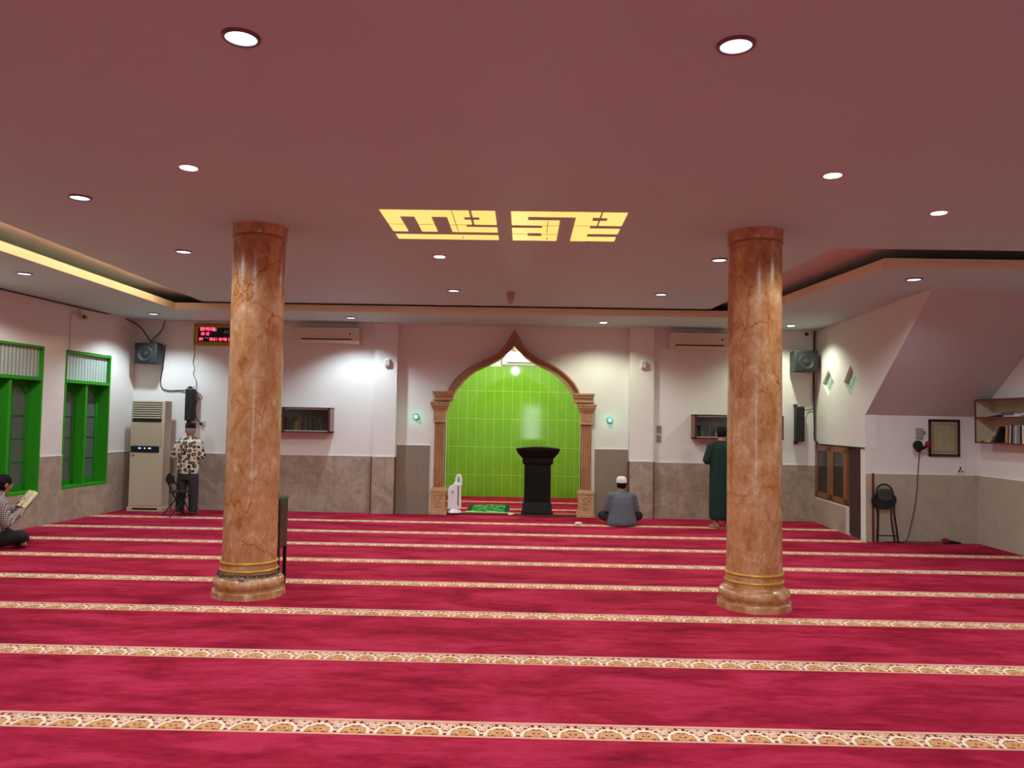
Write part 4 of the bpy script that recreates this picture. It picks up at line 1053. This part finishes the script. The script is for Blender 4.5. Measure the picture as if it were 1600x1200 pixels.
lamp(4.227, 8.523, H_S, 'recessed downlight in the lowered border before the sloping stair underside', 0, EM*1.1, COOL)

for x, y, lb in ((-2.37, 1.5, 'added unseen downlight behind the viewpoint, in line with the chained column'), (2.10, 1.5, 'added unseen downlight behind the viewpoint, in line with the bare-based column'), (-1.32, -.6, 'added unseen downlight near the rear wall, on the window side'), (.94, -.6, 'added unseen downlight near the rear wall, by the rear window'), (-4.2, .4, 'added unseen rear downlight close to the window-side cove'), (4.4, .6, 'added unseen rear downlight close to the stair-side wall')):
    lamp(x, y, H_M, lb, 0, EM*1.25, NEUT)  # unseen downlights added to brighten the front of the room
GLOW = emit('warm_light_panel', (255, 204, 106), .98, (255, 220, 150))
LINE = plain('panel_joint', (150, 110, 50), .5); STUD = plain('panel_stud', (40, 26, 14), .5)
def rects(L): 
    m = MB()
    for x0, x1, y0, y1 in L: m.box(x0, x1, y0, y1, -.006, .0)
    return m
r = thing('ceiling_light_panel', 'glowing yellow ceiling panel of square lettering shaped like a comb over a bar', 'light panel', (0, 0, H_M), group='lit ceiling lettering')
rects([(-1.225, -.485, 6.41, 6.60), (-1.225, -1.09, 6.60, 7.13), (-.96, -.82, 6.60, 7.13), (-.68, -.54, 6.60, 7.13), (-.54, -.485, 6.71, 6.85), (-.46, -.265, 6.41, 6.60), (-.405, -.265, 6.60, 6.71), (-.46, -.265, 6.71, 6.85), (-.54, -.265, 6.96, 7.13), (-1.225, -.265, 7.26, 7.43)]).build('lit_lettering', GLOW, r)
MB().box(-1.225, -1.09, 6.857, 6.865, -.008, -.001).box(-.96, -.82, 6.857, 6.865, -.008, -.001).box(-.68, -.54, 6.857, 6.865, -.008, -.001).box(-.628, -.622, 6.41, 7.10, -.008, -.001).build('joint_lines', LINE, r)
MB().box(-.605, -.595, 7.31, 7.36, -.009, -.001).build('stud', STUD, r)
r = thing('ceiling_light_panel', 'glowing yellow ceiling panel of square lettering with a boxed letter and two prongs', 'light panel', (0, 0, H_M), group='lit ceiling lettering')
rects([(-.13, .615, 6.41, 6.56), (-.13, .01, 6.56, 6.85), (.01, .14, 6.69, 6.85), (.14, .285, 6.69, 7.43), (-.13, .14, 6.965, 7.13), (-.13, .01, 7.13, 7.27), (-.13, .14, 7.27, 7.43), (.42, .56, 6.56, 7.43), (.635, .835, 6.41, 6.57), (.69, .835, 6.57, 6.69), (.635, .835, 6.69, 6.83), (.56, .615, 6.69, 6.83), (.56, .835, 6.955, 7.135), (.56, .835, 7.265, 7.42)]).build('lit_lettering', GLOW, r)
MB().box(.14, .285, 6.845, 6.853, -.008, -.001).box(.42, .56, 6.835, 6.843, -.008, -.001).box(-.13, .01, 7.17, 7.178, -.008, -.001).box(.14, .285, 7.17, 7.178, -.008, -.001).box(.182, .188, 6.69, 7.12, -.008, -.001).build('joint_lines', LINE, r)
MB().box(.19, .20, 7.31, 7.37, -.009, -.001).build('stud', STUD, r)
o = MB().lathe([(.055, 0), (.055, -.03), (.05, -.075), (.045, -.08), (.035, -.12), (.012, -.155), (.0005, -.16)], seg=28).build('ceiling_sensor', plain('dusty_pink_cover', (170, 146, 140), .5), None, (-.195, 10.5, H_M)); tag(o, 'small cone-shaped cover hanging from the ceiling short of the arch tip', 'sensor')

# bulb in the niche
r = thing('pendant_bulb', 'bare glowing bulb hanging in the niche behind the tip of the arch', 'bulb', (-.200, 14.6, 2.835))
MB().ell((0, 0, 0), (.045, .045, .055)).build('bulb', emit('bulb_glow', (255, 255, 245), 25), r)
MB().lathe([(.02, .045), (.022, .10), (.012, .12)], seg=20).build('socket', GOLD, r)
MB().tube([(0, 0, .11), (0, 0, H_R-2.835)], .005, 6).build('cord', CABLE, r)
li = bpy.data.lights.new('bulb_light', 'POINT'); li.energy = 85; li.color = (.95, 1, .86); li.shadow_soft_size = .05
lo = bpy.data.objects.new('bulb_light', li); COL.objects.link(lo); lo.parent = r; lo.location = (0, -.0, -.09)

# warm strip hidden in the cove on the window side
r = thing('cove_light_strip', 'warm light strip hidden in the ceiling cove on the window side', 'light strip', (-4.70, 4.2, H_M+.032))
MB().box(-.02, .02, -7.3, 7.3, -.008, .0).build('strip', emit('strip_glow', (255, 190, 100), 3), r)
r.rotation_euler = (0, 0, .0247)
li = bpy.data.lights.new('strip_light', 'AREA'); li.shape = 'RECTANGLE'; li.size = .05; li.size_y = 14.0; li.energy = 42; li.color = (1, .76, .46)
lo = bpy.data.objects.new('strip_light', li); COL.objects.link(lo); lo.parent = r; lo.location = (-.04, 0, .02); lo.rotation_euler = (0, PI/2, 0)
# rear window daylight, then an unseen light added to brighten the side window panes
for a, b_ in RW_:
    li = bpy.data.lights.new('rear_daylight', 'AREA'); li.shape = 'RECTANGLE'; li.size = b_-a; li.size_y = 1.7; li.energy = 80 if b_-a > 1 else 22; li.color = (.95, .98, 1.0)
    lo = bpy.data.objects.new('rear_daylight', li); COL.objects.link(lo); lo.location = ((a+b_)/2, -3.45, 1.45); lo.rotation_euler = (PI/2, 0, 0)
li = bpy.data.lights.new('pane_fill_light', 'AREA'); li.shape = 'RECTANGLE'; li.size = 1.2; li.size_y = 6.0; li.energy = 240; li.color = (.9, 1, .95)
lo = bpy.data.objects.new('pane_fill_light', li); COL.objects.link(lo); lo.location = (-8.2, 14.0, 3.2)
# ================================================================== people
def skin(name, rgb):
    q = NT(name); n = q.noise(q.co(), 40, 3); c = lin(rgb)
    q.p.inputs['Subsurface Weight'].default_value = .06; q.p.inputs['Subsurface Radius'].default_value = (.01, .004, .002)
    return q.fin(q.mix(n, tuple(v*.9 for v in c), c), .55)
SKIN = skin('brown_skin', (158, 108, 82)); SKIN2 = skin('tan_skin', (172, 124, 98))
HAIR = plain('black_hair', (9, 8, 8), .75, var=.2, spec=.2, scale=120); HAIRG = plain('grey_hair', (150, 140, 132), .75, var=.15, scale=120)
EYEM = plain('eye_white', (214, 208, 200), .3); IRIS = plain('iris', (40, 26, 18), .3); LIP = plain('lip', (132, 74, 64), .5)

def head_shapes(mb, c, s=1.0, M=None):
    M = M or Matrix.Identity(3); c = Vector(c)
    def p(x, y, z): return c+M @ Vector((x*s, y*s, z*s))
    mb.ell(p(0, -.006, .022), (.074*s, .092*s, .096*s), M); mb.ell(p(0, .022, -.045), (.056*s, .066*s, .068*s), M)
    mb.ell(p(0, .062, .002), (.050*s, .034*s, .05*s), M)
    mb.limb(p(0, .088, .012), .009*s, p(0, .108, -.024), .014*s)
    mb.limb(p(-.03, .082, -.052), .009*s, p(.03, .082, -.052), .009*s); mb.ell(p(0, .07, -.095), (.028*s, .022*s, .018*s), M)
    mb.limb(p(-.045, .078, .034), .010*s, p(.045, .078, .034), .010*s)
    for sg in (-1, 1):
        mb.ell(p(sg*.079, -.012, -.006), (.011*s, .022*s, .034*s), M); mb.ell(p(sg*.040, .068, -.02), (.022*s, .022*s, .022*s), M)
def face_bits(par, c, s=1.0, M=None):
    M = M or Matrix.Identity(3); c = Vector(c)
    def p(x, y, z): return c+M @ Vector((x*s, y*s, z*s))
    for sg in (-1, 1):
        e = MB().ell(p(sg*.031, .0865, .016), (.013*s, .009*s, .007*s), M).build('eye', EYEM, par)
        MB().ell(p(sg*.031, .0935, .016), (.006*s, .004*s, .006*s), M).build('iris', IRIS, e)
    MB().ell(p(0, .090, -.052), (.024*s, .006*s, .007*s), M).build('mouth', LIP, par)
def hand(mb, w, d, t, n, s=1.0, curl=.6):
    """w wrist, d finger direction, t thumb side, n palm normal"""
    w, d, t, n = Vector(w), Vector(d).normalized(), Vector(t).normalized(), Vector(n).normalized()
    for i, L in enumerate((.070, .078, .072, .056)):
        r0 = w+d*.078*s+t*(.030-.020*i)*s
        mb.limb(w+t*(.014-.009*i)*s, .014*s, r0, .011*s)
        a = r0+(d*.9+n*curl*.5).normalized()*L*.5*s
        b = a+(d*(1-curl*.6)+n*curl).normalized()*L*.35*s
        e = b+(d*(1-curl)+n*curl*1.3).normalized()*L*.28*s
        mb.limb(r0, .0095*s, a, .0088*s); mb.limb(a, .0088*s, b, .0080*s); mb.limb(b, .0080*s, e, .0068*s)
    a = w+d*.028*s+t*.040*s; b = a+(d*.75+t*.45+n*.3).normalized()*.034*s; e = b+(d*.9+n*.35).normalized()*.026*s
    mb.limb(w+d*.012*s+t*.014*s, .014*s, a, .0125*s); mb.limb(a, .0118*s, b, .010*s); mb.limb(b, .0098*s, e, .0078*s)
def mirror(s, p): return (s*p[0], p[1], p[2])
def oval_loft(mb, rings, seg=40, fold=None):
    R = []
    for (cx, cy, z, rx, ry) in rings:
        g = []
        for i in range(seg):
            t = 2*PI*i/seg; k = 1+(fold(t, z) if fold else 0)
            g.append((cx+rx*k*math.cos(t), cy+ry*k*math.sin(t), z))
        R.append(g)
    return mb.ring_loft(R)
def foot(mb, ankle, toe, s=1.0):
    a, t = Vector(ankle), Vector(toe); d = (t-a); d.z = 0; L = d.length; d.normalize(); n = Vector((-d.y, d.x, 0))
    heel = Vector((a.x, a.y, .034*s))-d*.03
    mb.limb(a, .036*s, heel+Vector((0, 0, .004)), .034*s); ball = heel+d*(L*.75)
    mb.limb(a+d*.02, .034*s, ball+Vector((0, 0, -.004)), .026*s); mb.limb(heel, .030*s, ball+n*.012, .026*s); mb.limb(heel, .030*s, ball-n*.018, .024*s)
    for k in range(5):
        r0 = ball+n*(.030-.016*k)*s+Vector((0, 0, -.010)); rr = (.013, .0105, .010, .0095, .009)[k]*s
        mb.limb(r0, rr*1.2, r0+d*(.042-.006*k)*s+Vector((0, 0, -.006)), rr)

# ---- man in the patterned shirt, standing
r = thing('person', 'standing man in paisley-print shirt, black cap and dark trousers beside the open folding stool', 'person', (-5.42, 12.66, 0))
HC = (.0, .045, 1.352)
b = MB(); head_shapes(b, HC, .96)
b.limb((0, .0, 1.15), .062, (0, .03, 1.29), .050); b.ell((0, 0, 1.03), (.155, .10, .17)); b.ell((0, 0, .80), (.145, .105, .15))
for s in (-1, 1):
    b.chain([((s*.05, -.0, 1.16), .055), ((s*.165, 0, 1.135), .055), ((s*.215, -.01, .93), .042)]); b.chain([((s*.215, -.01, .93), .040), ((s*.125, .17, .985), .028)])
    b.chain([((s*.075, 0, .74), .085), ((s*.09, .01, .40), .055), ((s*.10, -.01, .09), .040)])
    foot(b, (s*.105, -.01, .08), (s*.135, .16, .03), .95)
hand(b, (.122, .175, .985), (-.8, .45, .1), (0, .3, 1), (0, -1, 0), .92, .4); hand(b, (-.122, .175, .965), (.85, .4, .05), (0, .3, 1), (0, -1, 0), .92, .4)
body = remeshed(b, 'body', SKIN, r, .0065, 3)
face_bits(r, HC, .96)
q = NT('paisley_print'); w = q.vadd(q.map((1, .6, 1)), q.noisec(q.co(), 9, 2), .035)
d = q.vor(w, 15.5, 'F1', 'Distance', .55); d2 = q.vor(w, 40, 'F1', 'Distance', .9); wv = q.noise(q.co(), 26, 2)
dn = q.math('ADD', d, q.math('MULTIPLY', q.math('SUBTRACT', wv, .5), .22))
DKP = lin((34, 28, 24)); CRP = lin((214, 204, 184))
c = q.mix(q.math('LESS_THAN', dn, .47), CRP, DKP); c = q.mix(q.math('LESS_THAN', dn, .25), c, lin((196, 180, 150))); c = q.mix(q.math('LESS_THAN', dn, .20), c, lin((70, 54, 40)))
c = q.mix(q.math('MULTIPLY', q.math('GREATER_THAN', dn, .52), q.math('LESS_THAN', d2, .22)), c, lin((110, 92, 70)))
PAIS = q.fin(c, .85, spec=.15)
sh = MB()
oval_loft(sh, [(0, -.005, .655, .165, .125), (0, -.005, .75, .172, .128), (0, 0, .90, .172, .125), (0, 0, 1.02, .182, .125), (0, 0, 1.12, .188, .118), (0, 0, 1.175, .165, .10), (0, .008, 1.21, .105, .08), (0, .015, 1.245, .062, .062)], fold=lambda t, z: .018*math.sin(5*t+z*9)*(1.2-z))
for s in (-1, 1): sh.chain([((s*.04, .004, 1.185), .070), ((s*.155, 0, 1.14), .072)]); sh.chain([((s*.15, 0, 1.125), .074), ((s*.218, -.012, .95), .066)]); sh.chain([((s*.218, -.012, .945), .062), ((s*.185, .07, .955), .056)])
sh.tube([(.062*math.cos(k*PI/8), .018+.062*math.sin(k*PI/8), 1.245) for k in range(16)], .014, 8, True)
remeshed(sh, 'shirt', PAIS, r, .008, 3)
tq = MB(); oval_loft(tq, [(0, 0, .56, .165, .115), (0, 0, .66, .160, .112), (0, 0, .72, .150, .105)])
for s in (-1, 1): oval_loft(tq, [(s*.112, -.008, .045, .068, .075), (s*.106, -.004, .16, .070, .076), (s*.098, .002, .36, .076, .082), (s*.086, 0, .56, .086, .098), (s*.082, 0, .62, .085, .10)], 28, lambda t, z: .03*math.sin(4*t+z*14))
remeshed(tq, 'trousers', plain('dark_grey_trousers', (46, 44, 50), .8), r, .008, 3)
h = MB().ell(Vector(HC)+Vector((0, -.012, .005)), (.077, .093, .085)); 
for v in list(h.bm.verts):
    if v.co.z < 1.295 or v.co.y > HC[1]+.052: h.bm.verts.remove(v)
h.build('hair', HAIRG, r, recalc=False)
MB().ring_loft([[(HC[0]+a*math.cos(t), HC[1]-.006+bb*math.sin(t), z) for t in [2*PI*i/40 for i in range(40)]] for a, bb, z in ((.0785, .094, 1.392), (.081, .097, 1.394), (.079, .096, 1.43), (.074, .092, 1.468), (.068, .086, 1.476), (.03, .05, 1.478))]).build('cap', plain('black_velvet', (14, 13, 14), .9), r)

# ---- man in the green robe, standing
r = thing('person', 'standing man in long dark green robe and black cap, barefoot, reading before a bookcase', 'person', (3.085, 12.20, 0), rz=-.10)
HC = (.0, .06, 1.452)
b = MB(); head_shapes(b, HC, 1.0)
b.limb((0, .0, 1.25), .065, (0, .04, 1.38), .054); b.ell((0, 0, 1.13), (.16, .10, .18)); b.ell((0, 0, .88), (.15, .105, .16))
for s in (-1, 1):
    b.chain([((s*.05, 0, 1.26), .058), ((s*.175, 0, 1.235), .056), ((s*.215, .0, 1.02), .042)]); b.chain([((s*.215, .0, 1.02), .04), ((s*.10, .20, 1.08), .029)])
    b.chain([((s*.08, 0, .82), .09), ((s*.09, .01, .46), .058), ((s*.085, -.01, .09), .038)])
    foot(b, (s*.085, -.02, .08), (s*.085+(-.085 if s < 0 else .07), .13, .03), 1.0)
hand(b, (.10, .20, 1.08), (-.75, .6, .1), (0, .2, 1), (-.4, -.8, 0), .95, .55); hand(b, (-.10, .20, 1.08), (.75, .6, .1), (0, .2, 1), (.4, -.8, 0), .95, .55)
remeshed(b, 'body', SKIN2, r, .0065, 3); face_bits(r, HC, 1.0)
ROBE = plain('dark_green_cloth', (4, 40, 32), .85, var=.15, scale=12)
rb = MB()
fold = lambda t, z: (.035*math.sin(6*t+1.0+z*1.2)+.02*math.sin(11*t+z*2))*max(0, 1.05-z)
oval_loft(rb, [(.01, 0, .135, .178, .145), (.01, 0, .19, .198, .16), (.01, 0, .5, .200, .155), (0, 0, .82, .192, .142), (0, 0, 1.0, .186, .13), (0, 0, 1.14, .192, .128), (0, 0, 1.23, .182, .112), (0, .005, 1.285, .125, .09), (0, .018, 1.335, .066, .066)], 56, fold)
for s in (-1, 1): rb.chain([((s*.04, .004, 1.285), .072), ((s*.165, 0, 1.238), .074)]); rb.chain([((s*.16, 0, 1.228), .078), ((s*.222, .0, 1.05), .072)]); rb.chain([((s*.222, .0, 1.045), .066), ((s*.135, .155, 1.075), .058)])
rb.tube([(.062*math.cos(k*PI/8), .02+.062*math.sin(k*PI/8), 1.34) for k in range(16)], .013, 8, True)
remeshed(rb, 'robe', ROBE, r, .008, 2)
h = MB().ell(Vector(HC)+Vector((0, -.010, .01)), (.080, .097, .098))
for v in list(h.bm.verts):
    if v.co.z < HC[2]-.045 or v.co.y > HC[1]+.058: h.bm.verts.remove(v)
h.build('hair', HAIR, r, recalc=False)
MB().ring_loft([[(HC[0]+a*math.cos(t), HC[1]-.006+bb*math.sin(t), HC[2]+z) for t in [2*PI*i/40 for i in range(40)]] for a, bb, z in ((.082, .098, .028), (.085, .101, .030), (.084, .100, .07), (.078, .094, .112), (.070, .086, .122), (.03, .05, .126))]).build('cap', plain('black_cap_felt', (13, 13, 14), .9), r)

# ---- seated figures
def seated(label, loc, rz, HC, shirtm, trousm, skinm, knee, foot_pts, arms, shirt_rings, s=1.0, sleeve=.05, HM=None):
    r = thing('person', label, 'person', loc, rz=rz)
    b = MB(); head_shapes(b, HC, .98*s, HM)
    b.limb((0, HC[1]-.07, HC[2]-.20), .062, (0, HC[1]-.025, HC[2]-.07), .052)
    b.ell((0, .0, .115), (.165, .125, .11)); b.ell((0, .02, .26), (.145, .10, .15)); b.ell((0, HC[1]-.085, HC[2]-.265), (.155, .10, .12))
    for sg in (-1, 1):
        A = arms[0 if sg < 0 else 1]
        b.chain([((sg*.05, HC[1]-.08, HC[2]-.20), .055), (A[0], .052), (A[1], .042)]); b.chain([(A[1], .040), (A[2], .029)])
        k = (sg*knee[0], knee[1], knee[2])
        b.chain([((sg*.10, .02, .105), .085), (k, .058)]); b.chain([(k, .056), (foot_pts[0 if sg < 0 else 1][0], .040)])
        f = foot_pts[0 if sg < 0 else 1]
        b.limb(f[0], .036, f[1], .024); b.limb(f[0], .034, (f[1][0], f[1][1]-.02, f[1][2]), .022)
        dv = Vector(f[1])-Vector(f[0]); dv.normalize()
        for i in range(5):
            o_ = Vector(f[1])+Vector((0, -.024+.011*i, .012-.004*i)); b.limb(o_, .011, o_+dv*(.035-.004*i), .009)
        hd = A[3]; hand(b, A[2], hd[0], hd[1], hd[2], .95, .55)
    remeshed(b, 'body', skinm, r, .0065, 3); face_bits(r, HC, .98*s, HM)
    sh = MB(); oval_loft(sh, shirt_rings, 48, lambda t, z: (.02*math.sin(7*t+z*11)+.012*math.sin(12*t))*max(0, .42-z)*2.2)
    for A in arms: sh.chain([((math.copysign(.04, A[0][0]), HC[1]-.078, HC[2]-.185), .070), ((A[0][0]*.96, A[0][1], A[0][2]+.006), .072)]); sh.chain([(A[0], .070), (A[1], .062)]); sh.chain([(A[1], .058), (Vector(A[1]).lerp(Vector(A[2]), .82), sleeve-.006)])
    nz = HC[2]-.095
    sh.tube([(.060*math.cos(k*PI/8), HC[1]-.045+.060*math.sin(k*PI/8), nz+.006*math.sin(k*PI/8)) for k in range(16)], .014, 8, True)
    remeshed(sh, 'shirt', shirtm, r, .008, 2)
    tr_ = MB(); tr_.ell((0, .03, .105), (.185, .14, .10))
    for sg in (-1, 1):
        k = (sg*knee[0], knee[1], knee[2]); f = foot_pts[0 if sg < 0 else 1]
        tr_.chain([((sg*.10, .03, .11), .098), (k, .072)]); tr_.chain([(k, .070), (Vector(k).lerp(Vector(f[0]), .88), .056)])
    for v in tr_.bm.verts: v.co.z = max(v.co.z, .004)
    remeshed(tr_, 'trousers', trousm, r, .008, 2)
    return r
GREYS = plain('grey_shirt_cloth', (92, 94, 104), .85, var=.1, scale=14); BLKT = plain('black_trousers', (18, 18, 20), .8)
HC = (.01, .13, .632)
fwd = ((-.2, .6, -.3), (0, .3, 1), (0, 0, -1))
r = seated('man in grey shirt and white skullcap sitting cross-legged on the carpet, back turned', (1.555, 12.27, 0), .03, HC, GREYS, BLKT, SKIN,
    (.285, .16, .145), [((.08, .31, .07), (.20, .27, .05)), ((-.08, .36, .06), (-.20, .32, .05))],
    [((-.17, .04, .44), (-.225, .06, .26), (-.17, .26, .22), ((.2, .8, -.3), (1, 0, .2), (0, .1, -1))), ((.17, .04, .44), (.225, .06, .26), (.17, .26, .22), ((-.2, .8, -.3), (-1, 0, .2), (0, .1, -1)))],
    [(0, .0, .012, .215, .165), (0, 0, .05, .235, .175), (0, .0, .13, .218, .160), (0, .01, .24, .196, .14), (0, .03, .36, .198, .132), (0, .045, .44, .188, .115), (0, .06, .49, .125, .088), (.005, .085, .54, .064, .064)])
hr = MB().ell(Vector(HC)+Vector((0, -.012, .005)), (.0785, .094, .092))
for v in list(hr.bm.verts):
    if v.co.z < HC[2]-.062 or v.co.y > HC[1]+.055: hr.bm.verts.remove(v)
hr.build('hair', HAIR, r, recalc=False)
MB().ring_loft([[(HC[0]+a*math.cos(t), HC[1]-.008+bb*math.sin(t), HC[2]+z) for t in [2*PI*i/40 for i in range(40)]] for a, bb, z in ((.080, .096, .028), (.083, .099, .030), (.083, .099, .062), (.076, .092, .098), (.055, .07, .120), (.02, .03, .128))]).build('skullcap', plain('white_knit', (222, 218, 210), .85, scale=200), r)

q = NT('plaid_cloth'); X, Y, Z = q.xyz(); U = q.math('ADD', X, q.math('MULTIPLY', Y, .8))
def stripes(v, p, w): return q.math('LESS_THAN', q.math('FRACT', q.math('DIVIDE', q.math('ADD', v, 10.0), p)), w)
sa = stripes(U, .024, .66); sb = stripes(Z, .022, .62)
c = q.mix(q.math('MULTIPLY', sa, .62), lin((214, 204, 200)), lin((66, 36, 46))); c = q.mix(q.math('MULTIPLY', sb, .62), c, lin((64, 34, 44)))
PLAID = q.fin(c, .85, spec=.1)
HC = (.0, .12, .735)
RZ = math.radians(-38)
HM = Matrix.Rotation(math.radians(16), 3, 'Z') @ Matrix.Rotation(math.radians(-16), 3, 'X')
r = seated('man in checked shirt sitting cross-legged by the first window, reading an open book', (-6.235, 9.156, 0), RZ, HC, PLAID, BLKT, SKIN,
    (.295, .235, .15), [((.10, .325, .06), (.27, .285, .045)), ((-.06, .40, .06), (-.20, .37, .05))],
    [((-.18, .05, .52), (-.22, .10, .31), (-.12, .33, .46), ((.5, .4, .6), (.3, -.8, .2), (.4, .2, .2))), ((.18, .05, .52), (.23, .10, .31), (.13, .31, .44), ((-.3, .5, .7), (-.4, -.8, .2), (-.5, .3, .1)))],
    [(0, .0, .05, .195, .150), (0, 0, .13, .20, .150), (0, .01, .26, .19, .135), (0, .03, .40, .195, .13), (0, .04, .50, .19, .115), (0, .055, .565, .135, .09), (0, .075, .63, .066, .066)], HM=HM)
hr = MB().ell(Vector(HC)+HM @ Vector((0, -.010, .018)), (.084, .102, .106), HM, 32, 20)
for v in list(hr.bm.verts):
    L = HM.transposed() @ (v.co-Vector(HC))
    if (L.z < .012 and L.y > .012) or L.z < -.085 or (L.y > .072 and L.z < .07): hr.bm.verts.remove(v)
    else: v.co += Vector((random.uniform(-1, 1), random.uniform(-1, 1), random.uniform(-1, 1)))*.004
hr.build('hair', HAIR, r, recalc=False)
bk = thing('book', 'large open cream-paged book held up by the man in the checked shirt', 'book')
bk.location = Matrix.Translation((-6.235, 9.156, 0)) @ Matrix.Rotation(RZ, 4, 'Z') @ Vector((.0, .375, .555))
bk.rotation_euler = (math.radians(-38), 0, RZ-.05)
PG = plain('cream_page', (232, 222, 176), .75, var=.03)
mp = MB(); rings = []
n = 16
for i in range(n+1):
    x = -.15+.30*i/n; y = .012-.022*abs(math.sin(PI*i/n*2))**.6*(1 if 0 < i < n else 0)-.006
    rings.append([(x, y, -.11), (x, y, .11), (x, .022, .11), (x, .022, -.11)])
mp.ring_loft(rings).build('pages', PG, bk)
MB().box(-.158, .158, .022, .028, -.116, .116).build('cover', plain('brown_book_cover', (120, 84, 50), .5), bk)
ln = MB()
for s in (-1, 1):
    for k in range(11): ln.box(s*.075-.055, s*.075+.055, -.0172, -.0165, .085-.0165*k, .0875-.0165*k)
ln.build('text_lines', plain('faded_ink', (150, 138, 104), .8), bk)
# ================================================================== world, camera
wd = bpy.data.worlds.new('World'); sc.world = wd; wd.use_nodes = True
bg = wd.node_tree.nodes['Background']; bg.inputs[0].default_value = (.55, .65, .7, 1); bg.inputs[1].default_value = .05
cam = bpy.data.cameras.new('Camera'); co = bpy.data.objects.new('Camera', cam); COL.objects.link(co)
cam.sensor_fit = 'HORIZONTAL'; cam.sensor_width = 36.0; cam.lens = 1223.0/1600*36; cam.clip_start = .05; cam.clip_end = 100
yaw, pitch, roll = 1.52711182e-02, 4.70682457e-02, 1.76823624e-02
rx = Vector((math.cos(yaw), math.sin(yaw), 0)); fw_ = Vector((-math.sin(yaw), math.cos(yaw), 0)); up = Vector((0, 0, 1))
f2 = fw_*math.cos(pitch)+up*math.sin(pitch); u2 = up*math.cos(pitch)-fw_*math.sin(pitch)
r3 = rx*math.cos(roll)+u2*math.sin(roll); u3 = u2*math.cos(roll)-rx*math.sin(roll)
M = Matrix((r3, u3, -f2)).transposed().to_4x4(); M.translation = Vector((0, 0, 1.6))
co.matrix_world = M
sc.camera = co
sc.view_settings.view_transform = 'Standard'; sc.view_settings.look = 'None'; sc.view_settings.gamma = 1.0
sc.view_settings.exposure = 0.30; sc.view_settings.use_curve_mapping = False
